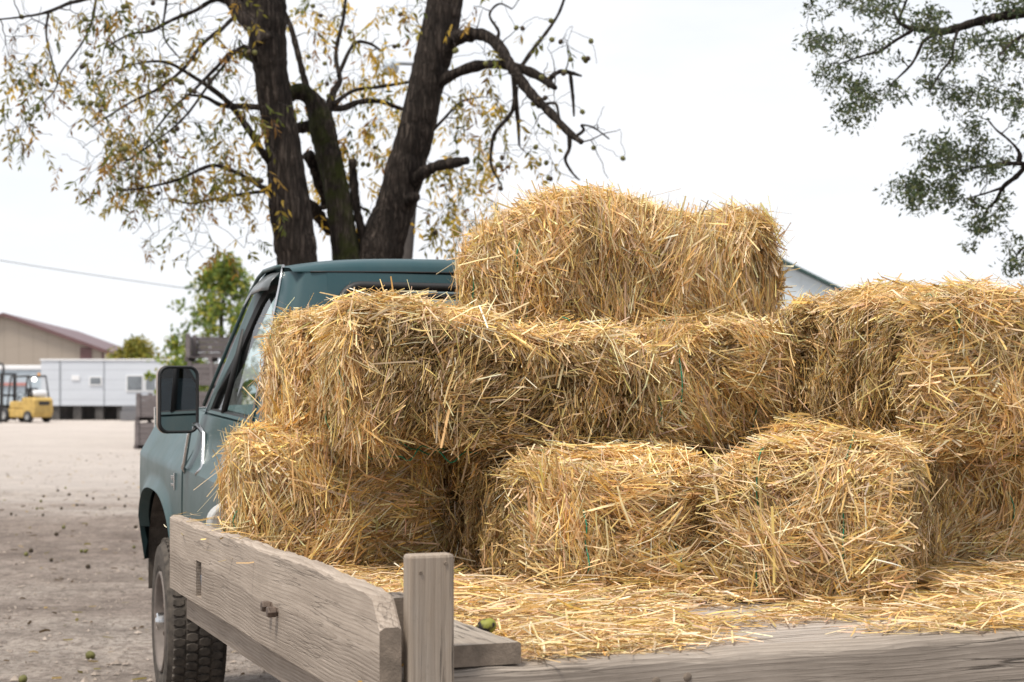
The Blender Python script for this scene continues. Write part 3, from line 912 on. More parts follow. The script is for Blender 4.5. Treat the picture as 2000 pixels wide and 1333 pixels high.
gl = MB(); gl.add([RZ(x, back_y(z) + .008, z) for x, z in hole], [tuple(range(nh))])
gl.build('rear_window', M['darkglass'], cab)

# roof: shell with raised crown, rounded rear shoulder and drip rail
rf = MB()
def roof_row(y_, zs, xe, crown):
    pts = []
    for k_ in range(25):
        t = -1 + 2 * k_ / 24
        x = XC + t * (XC - xe)
        e = abs(t) ** 4.5
        pts.append(RZ(x, y_, zs + crown * .42 * (1 - e) + .010 * (1 - t * t)))
    return pts
rf.grid([roof_row(2.652, 1.838, .435, .0), roof_row(2.655, 1.842, .432, .022), roof_row(2.662, 1.846, .431, .048), roof_row(2.685, 1.850, .43, .062), roof_row(2.73, 1.852, .43, .068), roof_row(2.85, 1.855, .43, .072), roof_row(3.0, 1.855, .435, .068), roof_row(3.1, 1.85, .44, .055), roof_row(3.17, 1.838, .45, .03), roof_row(3.19, 1.825, .46, .0)])
roof = rf.build('roof', M['paint'], T, smooth=True, angle=55)
hl = MB(); hl.box(.47, 2.01, 2.67, 3.14, 1.80, 1.825); hl.v = [RZ(*p) for p in hl.v]
hl.build('headliner', M['dark'], T)
seam = MB(); seam.tube([(p[0], p[1] - .001, p[2] - .001) for p in roof_row(2.652, 1.838, .435, .0)[1:-1]], .0035, 6)
seam.build('roof_seam', M['black'], roof, True)

# A pillars, door frames, drip rails, glass
for sgn in (0, 1):
    f = (lambda p: mir(p)) if sgn else (lambda p: p)
    def sx(z): return .312 + (.437 - .312) * (z - 1.362) / (1.84 - 1.362)
    pil = MB()
    pp = [(3.74, 1.35), (3.62, 1.45), (3.45, 1.60), (3.30, 1.73), (3.21, 1.80), (3.13, 1.842)]
    inner = [f(RZ(sx(z) + .0, y_ - .03, z)) for y_, z in pp]
    outr = [f(RZ(sx(z) + .015, y_ + .035, z + .01)) for y_, z in pp]
    deep = [f(RZ(sx(z) + .06, y_ + .045, z + .005)) for y_, z in pp]
    dp2 = [f(RZ(sx(z) + .05, y_ - .02, z - .01)) for y_, z in pp]
    pil.grid([inner, outr, deep, dp2, inner])
    pil.build('windscreen_pillar', M['paint'], T, True, angle=50)
    # upper door frame: dark channel round the opening
    loop_o = [(2.79, 1.372), (3.66, 1.372), (3.60, 1.43), (3.42, 1.595), (3.27, 1.725), (3.18, 1.79), (3.10, 1.826), (2.90, 1.836), (2.80, 1.834)]
    cy, cz = 3.1, 1.58
    loop_i = [(y_ + (.05 if y_ < cy else -.062), z + (.014 if z < cz else -.05)) for y_, z in loop_o]
    loop_m = [((a_[0] * .35 + b_[0] * .65), (a_[1] * .35 + b_[1] * .65)) for a_, b_ in zip(loop_o, loop_i)]
    df = MB()
    df.grid([[f(RZ(sx(z) - .002, y_, z)) for y_, z in loop_o], [f(RZ(sx(z) + .004, y_, z)) for y_, z in loop_m]], 0, True)
    df.grid([[f(RZ(sx(z) + .004, y_, z)) for y_, z in loop_m], [f(RZ(sx(z) + .012, y_, z)) for y_, z in loop_i], [f(RZ(sx(z) + .05, y_, z)) for y_, z in loop_i]], 1, True)
    dfo = df.build('window_frame', [M['paint_low'], M['black']], doors[sgn])
    vb = MB(); vb.tube([f(RZ(sx(1.38) + .008, 3.36, 1.38)), f(RZ(sx(1.66) + .008, 3.30, 1.66))], .013, 8)
    vb.build('vent_window_bar', M['black'], doors[sgn], True)
    gl = MB()
    gl.add([f(RZ(sx(z) + .02, y_, z)) for y_, z in loop_i], [tuple(range(len(loop_i)))])
    gl.build('door_window', M['glass'], doors[sgn])
    dr = MB()
    pth = [(3.70, 1.395), (3.58, 1.50), (3.40, 1.655), (3.26, 1.775), (3.17, 1.828), (3.09, 1.848), (2.9, 1.857), (2.81, 1.857)]
    dr.tube([f(RZ(sx(z) - .010, y_, z)) for y_, z in pth], .0085, 6)
    dr.build('drip_rail', M['paint_low'], T, True)
    tr = MB()
    tr.tube([f(RZ(sx(z) - .006, y_, z)) for y_, z in ((2.805, 1.862), (2.792, 1.80), (2.786, 1.65), (2.782, 1.5), (2.779, 1.38))], .007, 6)
    tr.build('chrome_trim', M['chrome'], T, True)
    vs = MB()
    vp = [(3.19, 1.785), (3.10, 1.825), (2.95, 1.838), (2.82, 1.838)]
    vs.grid([[f(RZ(sx(z) - .010, y_, z)) for y_, z in vp], [f(RZ(sx(z) - .045, y_, z - .03)) for y_, z in vp], [f(RZ(sx(z) - .055, y_ - .004, z - .055)) for y_, z in vp]])
    vs.build('rain_visor', simple('smoked_visor', (.10, .11, .115), .25), doors[sgn], True, solid=.003)
    gap = MB()
    gap.grid([[f(RZ(x + .018, y_, z)) for (x, z) in SIDE] for y_ in (3.735, 3.765)])
    gap.build('door_gap_seal', M['black'], doors[sgn])
    hd = MB(); hd.box(.205, .225, 2.86, 2.99, 1.155, 1.18); hd.box(.2, .24, 2.85, 3.0, 1.165, 1.172)
    hd.v = [f(RZ(p[0] + .035, p[1], p[2] + .045)) for p in hd.v]
    hd.build('door_handle', M['chrome'], doors[sgn], bevel=.004)

# front fenders with wheel arch
WY, WZ, WR = 4.39, .396, .392
def zlow(y_):
    t = (y_ - WY) / .455
    if abs(t) >= 1: return .60
    return .62 + (.985 - .62) * (1 - abs(t) ** 2.7) ** (1 / 2.7)
def fender():
    m_ = MB()
    ys = [3.758 + (5.02 - 3.758) * i / 60 for i in range(61)]
    rows = []
    TOPS = [(.2265, 1.10), (.2275, 1.126), (.237, 1.142), (.268, 1.195), (.300, 1.255), (.345, 1.30), (.42, 1.325), (.50, 1.33)]
    for y_ in ys:
        zl = zlow(y_)
        zz = [zl + (1.10 - zl) * k_ / 6 for k_ in range(6)]
        nose = max(0, (y_ - 4.86) / .16) ** 2 * .10
        row = []
        for z in zz:
            lip = .022 * max(0, 1 - (z - zl) / .05) if abs(y_ - WY) < .47 else 0
            row.append(RZ(side_x(max(z, .66)) - .004 + nose - lip, y_, z))
        row += [RZ(x + nose, y_, z - .004) for x, z in TOPS]
        rows.append(row)
    m_.grid(rows)
    m_.grid([rows[0], [(p[0] + .03, p[1], p[2]) for p in rows[0]]])
    # turned-in arch lip
    lipo = [(r_[0]) for r_ in rows if abs(r_[0][1] - WY) < .45]
    m_.grid([lipo, [(p[0] + .05, p[1], p[2] - .004) for p in lipo]])
    m_.grid([rows[-1], [(p[0] + .5, p[1] + .03, p[2]) for p in rows[-1]]])
    return m_
fens = both_sides(fender, 'front_fender', M['paint_low'], smooth=True, angle=30)
bd = MB()                                        # chrome badge: plate with bar and two rows of worn letters
bd.box(-.004, .004, -.062, -.052, -.03, .045)
bl = random.Random(4)
for row_, (zz, hh) in enumerate(((.012, .02), (-.016, .014))):
    yy = -.045
    for k_ in range(4):
        wd = .019
        bd.box(-.003, .003, yy, yy + .004, zz, zz + hh)
        bd.box(-.003, .003, yy + .0045, yy + .013, zz + hh - .004, zz + hh)
        if k_ % 2 == 0: bd.box(-.003, .003, yy + .0045, yy + .012, zz, zz + .004)
        bd.box(-.003, .003, yy + .0045, yy + .011, zz + hh * .45, zz + hh * .45 + .0035)
        yy += wd
bdo = bd.build('badge', M['chrome'], fens[0], bevel=.0012)
bdo.location = (.222, 3.955, 1.06)

hdm = MB()
for_rows = []
for y_ in (3.72, 3.9, 4.3, 4.7, 4.95, 5.02):
    row = []
    for k_ in range(17):
        t = -1 + k_ / 8
        x = XC + t * .73
        z = 1.335 + .022 * (1 - t * t) + (.012 if .35 < abs(t) < .8 else 0) - .02 * max(0, (y_ - 4.3)) - (.02 if y_ > 5 else 0)
        row.append(RZ(x, y_, z))
    for_rows.append(row)
hdm.grid(for_rows)
hdm.build('hood', M['paint_low'], T, True)
ws = MB(); ws.add([RZ(.40, 3.74, 1.36), RZ(2.08, 3.74, 1.36), RZ(2.0, 3.17, 1.825), RZ(.48, 3.17, 1.825)], [(0, 1, 2, 3)])
ws.build('windscreen', M['glass'], T)
fp = MB(); fp.box(.32, 2.16, 5.0, 5.03, .70, 1.33); fp.v = [RZ(*p) for p in fp.v]
fp.build('grille', M['chrome'], T)
bp = MB(); bp.box(.30, 2.18, 5.06, 5.16, .54, .68)
bp.build('front_bumper', M['chrome'], T, bevel=.03)
it = MB()
it.box(.36, 2.12, 2.66, 2.80, 1.0, 1.52); it.box(.36, 2.12, 2.66, 3.2, .85, 1.05)
it.build('bench_seat', M['seat'], T, bevel=.04)
ds = MB(); ds.box(.36, 2.12, 3.45, 3.72, 1.1, 1.34)
ds.build('dashboard', M['dark'], T, bevel=.03)
fl = MB(); fl.box(.33, 2.15, 2.6, 3.74, .60, .64); fl.build('cab_floor', M['dark'], T)
sw = MB()
cs = Vector((.82, 3.28, 1.33)); ax = Vector((0, -.75, .66)).normalized(); e1 = Vector((1, 0, 0)); e2 = ax.cross(e1)
sw.tube([cs + (e1 * math.cos(t_) + e2 * math.sin(t_)) * .2 for t_ in [k_ * 2 * math.pi / 28 for k_ in range(28)]], .014, 8, closed=True)
sw.tube([cs - e1 * .19, cs + e1 * .19], .012, 6); sw.tube([cs, cs - ax * .35], .025, 8)
sw.build('steering_wheel', M['black'], T, True)
ww = MB()
for f in ((lambda p: p), mir):
    m_ = MB(); 
    arc = [(WY + .50 * math.cos(t_), .60 + .42 * math.sin(t_)) for t_ in [math.pi * k_ / 16 for k_ in range(17)]]
    m_.grid([[f(RZ(.27, y_, z)) for y_, z in arc], [f(RZ(.70, y_, z)) for y_, z in arc]])
    m_.add([f(RZ(.70, y_, z)) for y_, z in arc], [tuple(range(17))])
    m_.add([f(RZ(x, WY + .5, z)) for x, z in ((.27, .45), (.7, .45), (.7, .62), (.27, .62))], [(0, 1, 2, 3)])
    m_.build('wheel_well', M['well'], T)

# mud-caked splash panel seen inside the arch
sp = MB(); sp.box(.36, .385, WY + .02, WY + .44, .62, .97)
sp.build('splash_panel', M['well'], T, bevel=.03)

# wheels
def make_wheel(steer, x_out, yc, side):
    root = bpy.data.objects.new('wheel', None); COL.objects.link(root); root.parent = T
    root.location = (x_out, yc, WZ); root.rotation_euler = (0, 0, steer if side == 0 else math.pi + steer)
    wdt = .255; r0 = WR
    ty = MB()
    prof = [(.03, .225), (.005, .235), (-.004, .26), (-.008, .31), (-.002, .35), (.012, r0 - .03), (.03, r0 - .016), (.06, r0 - .012), (wdt - .06, r0 - .012), (wdt - .03, r0 - .016), (wdt - .012, r0 - .03), (wdt + .002, .35), (wdt + .008, .31), (wdt, .24), (wdt - .03, .225)]
    ty.lathe(prof, 72)
    ncol, nrow = 4, 54
    cw = (wdt - .03) / ncol
    for c_ in range(ncol):
        xc = .015 + cw * (c_ + .5)
        for k_ in range(nrow):
            an = 2 * math.pi * (k_ + (.5 if c_ % 2 else 0)) / nrow
            rt = r0 - (.007 if c_ in (0, ncol - 1) else 0)
            hx, ha = cw * .45, math.pi / nrow * .84
            sh = [(-1, -.55), (-.35, -1), (.35, -1), (1, -.55), (1, .55), (.35, 1), (-.35, 1), (-1, .55)]
            vs = []
            for rr in (r0 - .025, rt - .003, rt):
                kk = .9 if rr == rt else 1.0
                for (sx_, sa_) in sh:
                    t_ = an + sa_ * ha * kk
                    vs.append((xc + sx_ * hx * kk, rr * math.cos(t_), rr * math.sin(t_)))
            fs = [tuple(range(16, 24))]
            for l in (0, 8):
                for j in range(8): fs.append((l + j, l + (j + 1) % 8, l + 8 + (j + 1) % 8, l + 8 + j))
            ty.add(vs, fs)
    ty.build('tyre', M['tyre'], root)
    rm = MB()
    rm.lathe([(.03, .226), (.0, .232), (-.006, .224), (.004, .212), (.05, .198), (.075, .185), (.06, .15), (.045, .10), (.05, .07), (.05, .001)], 48)
    rm.lathe([(wdt - .03, .226), (wdt, .23), (wdt - .03, .2), (.08, .19)], 48)
    rm.build('rim', M['rim'], root, True)
    hb_ = MB()
    hb_.lathe([(.05, .055), (.03, .052), (.025, .044), (-.012, .041), (-.018, .036), (-.018, .02), (-.023, .016), (-.023, .0005)], 28)
    hb_.build('hub', M['chrome'], root, True, angle=35)
    for k_ in range(8):
        an = 2 * math.pi * k_ / 8
        nt_ = MB()
        nt_.lathe([(.05, .012), (.022, .012), (.02, .009), (.02, .0005)], 6, (0, .088 * math.cos(an), .088 * math.sin(an)))
        nt_.build('lug_nut', M['steel'], root)
    return root
make_wheel(R(-3.5), .243, WY, 0)
make_wheel(0, 2.27, WY, 1)
make_wheel(0, .30, 1.05, 0)
make_wheel(0, 2.2, 1.05, 1)
for ya in (WY, 1.05):
    ax_ = MB(); ax_.tube([(.4, ya, WZ), (2.1, ya, WZ)], .055, 10); ax_.build('axle', M['dark'], T, True)

# towing mirror on two chrome arms
mroot = bpy.data.objects.new('wing_mirror', None); COL.objects.link(mroot); mroot.parent = T
mroot.location = (.182, 3.60, 1.424); mroot.rotation_euler = (0, 0, R(13))
mw, mh = .090, .141
mm = MB()
out0 = rrect(-mw, mw, -mh, mh, .040, 7); 
def ring(k_, y_): return [(x * k_, y_, z * (1 - (1 - k_) * mw / mh)) for x, z in out0]
mm.grid([ring(.86, -.008), ring(.885, -.016), ring(.94, -.018), ring(.985, -.014), ring(1.0, -.004)], 0, True)
mm.grid([ring(1.0, -.004), ring(1.0, .008), ring(.97, .02), ring(.8, .034), ring(.4, .042), ring(.05, .044)], 1, True)
mm.build('mirror_housing', [M['black'], M['mirror_rim']], mroot, True)
mg = MB(); mg.add(ring(.87, -.009), [tuple(range(len(out0)))])
mg.build('mirror_glass', M['mirror'], mroot)
def arm(pts, rad=.0095):
    # straight to truck frame, then local
    m_ = MB(); m_.tube([mroot_inv @ Vector(p) for p in pts], rad, 10)
    return m_.build('mirror_arm', M['chrome'], mroot, True)
mroot_inv = (Matrix.Translation(mroot.location) @ Matrix.Rotation(R(13), 4, 'Z')).inverted()
arm([(.245, 3.64, 1.33), (.238, 3.655, 1.27), (.226, 3.69, 1.155), (.222, 3.70, 1.135), (.236, 3.71, 1.115)])
arm([(.262, 3.60, 1.32), (.285, 3.56, 1.28), (.262, 3.46, 1.165), (.258, 3.45, 1.145), (.235, 3.47, 1.115)], .011)
arm([(.182, 3.645, 1.50), (.182, 3.65, 1.33), (.262, 3.60, 1.318)], .009)

# ------------------------------------------------------------------ walnuts
def nut_mesh(name, mat, seed, rad=.023):
    rr = np.random.default_rng(seed)
    bm = bmesh.new(); bmesh.ops.create_icosphere(bm, subdivisions=2, radius=rad)
    nzz = Noise3(rr, .06, 60, 160)
    co = np.array([v.co[:] for v in bm.verts]); dsp = nzz(co)
    for v, dd in zip(bm.verts, dsp): v.co *= 1 + dd
    for f_ in bm.faces: f_.smooth = True
    me = bpy.data.meshes.new(name); bm.to_mesh(me); bm.free()
    me.materials.append(mat)
    return me
def husk_mat():
    t = MT('walnut_husk_patchy')
    f = t.noise(t.coord((1, 1, 1), loc=(.3, .1, .2)), 28, 2, .5)
    k = t.ramp(f, [(.44, (.018, .014, .015)), (.50, (.20, .20, .035)), (.7, (.27, .27, .05))])
    return t.done(t.bsdf(k, .6, 0, t.bump(t.noise(t.coord(), 200, 3), .3, .002), .3))
M['husk2'] = husk_mat()
nm = [nut_mesh('walnut', M['husk'], 1), nut_mesh('walnut', M['husk2'], 2), nut_mesh('walnut', M['husk_dark'], 3)]
p = W(.36, .40, .892); 
o = bpy.data.objects.new('walnut', nm[1]); COL.objects.link(o); o.location = (p.x, p.y, .878); o.rotation_euler = (.3, .4, 1.2)
q_ = P(951, 1216, 4.0)
o.location = (q_.x, q_.y, .902)
tag(o, 'green and black walnut lying in straw beside the plank on the truck deck', 'walnut')
GN = [(176, 1281, 0), (167, 1079, 0), (159, 1079, 0), (124, 1031, 0), (72, 997, 0), (51, 1084, 0), (170, 966, 2), (182, 973, 2), (113, 956, 2), (128, 953, 1), (85, 965, 2), (84, 1006, 2), (262, 1070, 0), (120, 996, 2), (110, 1046, 2), (232, 975, 2), (244, 992, 2), (265, 1030, 2), (60, 1074, 2), (172, 1109, 2), (80, 985, 0), (135, 963, 2), (205, 995, 2), (45, 1325, 0), (22, 1005, 2), (150, 990, 2), (246, 968, 2), (100, 1094, 2)]
ex = {0: 'yellow green walnut lying alone on the dirt, the largest in view on the ground'}
for i, (px, py, k_) in enumerate(GN):
    Y_ = CH * FPX / (py - HOR)
    o = bpy.data.objects.new('walnut', nm[k_]); COL.objects.link(o)
    o.location = ((px - 1000) / FPX * Y_, Y_, float(ground_z(np.array((px - 1000) / FPX * Y_), np.array(Y_))) + .018); o.rotation_euler = (i, i * 2.1, i * .7)
    sc_ = random.uniform(.7, 1.05) if i else 1.15
    o.scale = (sc_,) * 3
    if i == 0: tag(o, 'yellow green walnut near the wheel, the largest of those on the dirt', 'walnut')
    else: tag(o, 'small walnut lying on the dirt among others beside the truck', 'walnut', 'fallen walnuts scattered on the dirt')

# leaf litter and straw bits on the ground
def litter():
    n = 1900
    Y_ = RNG.uniform(6.5, 40, n); X_ = RNG.uniform(-.34, 0.1, n) * Y_
    C = np.stack([X_, Y_, ground_z(X_, Y_) + RNG.uniform(.004, .015, n)], 1)
    a = RNG.uniform(0, 6.28, n)
    D = np.stack([np.cos(a), np.sin(a), RNG.normal(0, .15, n)], 1)
    N = np.tile(np.array([0., 0, 1.]), (n, 1))
    k = RNG.uniform(0, 1, n)
    col = np.where((k < .6)[:, None], np.array([.10, .07, .045]), np.where((k < .8)[:, None], np.array([.40, .3, .15]), np.array([.2, .17, .06]))) * RNG.uniform(.6, 1.3, n)[:, None]
    V, Q, c = ribbons(C, D, N, RNG.uniform(.03, .08, n), RNG.uniform(.006, .02, n), RNG.normal(.1, .3, n), col)
    V[:, 2] = np.maximum(V[:, 2], ground_z(V[:, 0], V[:, 1]) + .002)
    tag(np_mesh('leaf_litter', V, Q, M['leaf'], c), 'dry leaves and straw bits scattered over the dirt yard', 'leaves', kind='stuff')
litter()
def gravel():
    n = 5200
    Y_ = 6.3 + RNG.exponential(7, n); X_ = RNG.uniform(-.36, 0.08, n) * Y_
    r_ = np.clip(RNG.lognormal(-4.75, .5, n), .003, .035)
    o8 = np.array([(1, 0, 0), (0, 1, 0), (-1, 0, 0), (0, -1, 0), (0, 0, .7), (0, 0, -.7)], float)
    V = o8[None] * r_[:, None, None] * RNG.uniform(.6, 1.3, (n, 6, 1)); a = RNG.uniform(0, 6.28, n)
    ca, sa = np.cos(a)[:, None], np.sin(a)[:, None]
    x, y = V[..., 0] * ca - V[..., 1] * sa, V[..., 0] * sa + V[..., 1] * ca
    V[..., 0], V[..., 1] = x, y
    V += np.stack([X_, Y_, ground_z(X_, Y_) + r_ * .2], 1)[:, None]
    b = np.arange(n)[:, None] * 6
    Q = np.concatenate([b + np.array(q) for q in ((0, 1, 4, 4), (1, 2, 4, 4), (2, 3, 4, 4), (3, 0, 4, 4))], 1).reshape(-1, 4)
    me = bpy.data.meshes.new('gravel'); me.from_pydata(V.reshape(-1, 3).tolist(), [], Q[:, :3].tolist())
    me.materials.append(simple('clods', (.27, .225, .19), .95, var=.6, scale=9))
    o_ = bpy.data.objects.new('gravel', me); COL.objects.link(o_)
    tag(o_, 'small stones and clods strewn over the dirt yard', 'gravel', kind='stuff')
gravel()

# ------------------------------------------------------------------ trees
def catmull(pts, sub=5):
    pts = [np.array(p, float) for p in pts]
    out = []
    for i in range(len(pts) - 1):
        p0, p1, p2, p3 = pts[max(i - 1, 0)], pts[i], pts[i + 1], pts[min(i + 2, len(pts) - 1)]
        for k_ in range(sub):
            t = k_ / sub
            out.append(.5 * ((2 * p1) + (-p0 + p2) * t + (2 * p0 - 5 * p1 + 4 * p2 - p3) * t * t + (-p0 + 3 * p1 - 3 * p2 + p3) * t ** 3))
    out.append(pts[-1])
    return out

def rough_bark(mb_, amp=.013, seed=5):
    a_ = np.array(mb_.v); nz_ = [Noise3(np.random.default_rng(seed + i), amp, 14, 40, 9) for i in range(2)]
    q = a_ * np.array([1, 1, .16])
    a_[:, 0] += nz_[0](q); a_[:, 1] += nz_[1](q)
    mb_.v = [tuple(x) for x in a_]

class Tree:
    def __init__(self, seed):
        self.rng = np.random.default_rng(seed)
        self.N, self.Rd = [], []
        self.twigs = MB()
        self.lv, self.lq, self.lc, self.nl = [], [], [], 0
        self.nuts = []
    def limb(self, pts, Y, mb, n=10, m=0, dY=0.0, knob=.06, sub=5, nodes=True):
        """pts: (px, py, width px) on the picture; the limb runs from depth Y to Y + dY."""
        w3 = []
        for i, (px, py, wd) in enumerate(pts):
            yy = Y + dY * i / max(1, len(pts) - 1)
            p_ = P(px, py, yy); w3.append((p_.x, p_.y, p_.z, wd / 2 / FPX * yy))
        c = catmull(w3, sub)
        ps = [Vector(q[:3]) for q in c]; rs = [max(.003, q[3] * (1 + self.rng.normal(0, knob))) for q in c]
        mb.tube(ps, rs, n, m)
        if nodes:
            for q, r_ in zip(ps, rs): self.N.append(q[:]); self.Rd.append(r_)
    def twig_to(self, tgt, r0=.009, r1=.0025, sag=.12, nseg=6, up=0.0):
        A = np.array(self.N)
        d = np.linalg.norm(A - np.array(tgt), axis=1) + np.array(self.Rd) * .5
        i = int(d.argmin())
        s_ = Vector(A[i]); e = Vector(tgt); L = (e - s_).length
        if L < .05: return
        mid = (s_ + e) / 2 + Vector((self.rng.normal(0, .1), self.rng.normal(0, .1), sag + self.rng.normal(0, .07))) * L
        pts = []
        for k_ in range(nseg + 1):
            t = k_ / nseg
            q = s_ * (1 - t) ** 2 + mid * 2 * t * (1 - t) + e * t * t
            if 0 < k_ < nseg: q = q + Vector(self.rng.normal(0, .025 * L, 3))
            pts.append(q)
        ra = min(self.Rd[i] * .75, r0 * (.6 + .5 * L)); rb = r1
        rs = [ra + (rb - ra) * k_ / nseg for k_ in range(nseg + 1)]
        self.twigs.tube(pts, rs, 5)
        for q, r_ in zip(pts[1:], rs[1:]): self.N.append(q[:]); self.Rd.append(r_)
        return (pts[-1] - pts[-2]).normalized()
    def quads(self, base, dirs, nrm, L, Wd, col):
        n = len(base)
        S = np.cross(dirs, nrm); S /= np.linalg.norm(S, axis=1)[:, None] + 1e-9
        V = np.zeros((n, 4, 3))
        V[:, 0] = base
        V[:, 1] = base + dirs * (L * .45)[:, None] + S * (Wd / 2)[:, None]
        V[:, 2] = base + dirs * L[:, None]
        V[:, 3] = base + dirs * (L * .45)[:, None] - S * (Wd / 2)[:, None]
        self.lv.append(V.reshape(-1, 3)); self.lq.append((np.arange(n)[:, None] * 4 + np.arange(4)) + self.nl)
        self.lc.append(np.repeat(col, 4, axis=0)); self.nl += n * 4
    def compound(self, p, pal, size=1.0):
        """A drooping feather-shaped leaf: leaflets in pairs along a curved midrib."""
        rg = self.rng
        k = int(rg.integers(3, 7)); Lr = rg.uniform(.14, .30) * size
        a = rg.uniform(0, 6.28); h_ = np.array([math.cos(a), math.sin(a), 0]) * rg.uniform(.3, .9)
        pts, dr = [], []
        q = np.array(p, float); d_ = h_ + np.array([0, 0, -.2])
        for i in range(k):
            d_ = d_ + np.array([0, 0, -.16]); dd = d_ / np.linalg.norm(d_)
            q = q + dd * Lr / k; pts.append(q.copy()); dr.append(dd)
        B, Dd, Nn = [], [], []
        for q, dd in zip(pts, dr):
            s_ = np.cross(dd, rg.normal(0, 1, 3)); s_ /= np.linalg.norm(s_)
            for sg in (1, -1):
                if rg.random() < .18: continue
                x = dd * .6 + s_ * sg + np.array([0, 0, -.65]) + rg.normal(0, .2, 3)
                B.append(q); Dd.append(x / np.linalg.norm(x)); Nn.append(np.cross(x, rg.normal(0, 1, 3)))
        if not B: return
        n = len(B)
        c = pal[rg.integers(0, len(pal))] * rg.uniform(.7, 1.25)
        col = np.clip(np.tile(c, (n, 1)) * rg.uniform(.8, 1.2, (n, 1)), .005, .9)
        self.quads(np.array(B), np.array(Dd), np.array(Nn), rg.uniform(.055, .105, n) * size, rg.uniform(.018, .034, n) * size, col)
        # midrib
        self.twigs.tube([Vector(p)] + [Vector(x) for x in pts], .0018, 3, cap=False)
    def clump(self, p, rad, n, pal, Lr, Wf=.5, flat=1.0):
        rg = self.rng
        b = rg.normal(0, 1, (n, 3)); b /= np.linalg.norm(b, axis=1)[:, None]
        b *= (rg.uniform(0, 1, n) ** .45 * rad)[:, None]; b[:, 2] *= flat
        dv = rg.normal(0, 1, (n, 3)); dv[:, 2] -= .2; dv /= np.linalg.norm(dv, axis=1)[:, None]
        L = rg.uniform(*Lr, n)
        col = pal[rg.integers(0, len(pal), n)] * rg.uniform(.65, 1.3, n)[:, None]
        self.quads(np.array(p) + b, dv, rg.normal(0, 1, (n, 3)), L, L * Wf, col)
    def finish(self, root, leafname='foliage', twigmat=None):
        if self.twigs.v:
            self.twigs.build('twigs', twigmat or M['twig'], root)['kind'] = 'stuff'
        if self.lv:
            np_mesh(leafname, np.concatenate(self.lv), np.concatenate(self.lq), M['leaf'], np.concatenate(self.lc), parent=root)

BROWN = np.array([(.24, .13, .04), (.30, .175, .045), (.17, .095, .035), (.40, .25, .055)])
OLIVE = np.array([(.15, .15, .035), (.10, .12, .03), (.22, .19, .04), (.13, .15, .04)])
YEL = np.array([(.62, .42, .06), (.52, .37, .07), (.42, .32, .055), (.66, .45, .08), (.33, .29, .06)])
MIXL = np.concatenate([BROWN, YEL * .7, OLIVE, OLIVE, np.array([(.32, .24, .05), (.38, .28, .06), (.25, .2, .05)])])
MIXY = np.concatenate([YEL, YEL, OLIVE, BROWN[:1]])

def do_targets(tr, boxes, Y, dY, leaves, pal, nutp=.0, size=1.0, sag=.12):
    tg = []
    for (x0, y0, x1, y1, n) in boxes:
        for _ in range(n):
            yy = Y + tr.rng.uniform(-dY, dY)
            tg.append(P(tr.rng.uniform(x0, x1), tr.rng.uniform(y0, y1), yy))
    A = np.array(tr.N)
    tg.sort(key=lambda q: np.linalg.norm(A - np.array(q[:]), axis=1).min())
    for q in tg:
        tr.twig_to(q, sag=sag)
        for _ in range(int(tr.rng.integers(leaves[0], leaves[1] + 1))):
            off = tr.rng.normal(0, .05, 3)
            tr.compound(np.array(q[:]) + off, pal, size)
        if tr.rng.random() < nutp:
            for _ in range(int(tr.rng.integers(1, 4))):
                tr.nuts.append(np.array(q[:]) + np.append(tr.rng.normal(0, .022, 2), -tr.rng.uniform(.012, .03)))

def hang_nuts(tr, root, limit=95):
    for i, q in enumerate(tr.nuts[:limit]):
        o_ = bpy.data.objects.new('walnut', nm[0] if i % 4 else nm[2]); COL.objects.link(o_)
        o_.parent = root; o_.location = Vector(q) - root.location
        o_.rotation_euler = (i, i * 1.7, 0)
    
def shift_children(root):
    for ch in root.children:
        if ch.type == 'MESH' and not ch.name.startswith('walnut'):
            ch.location = -root.location

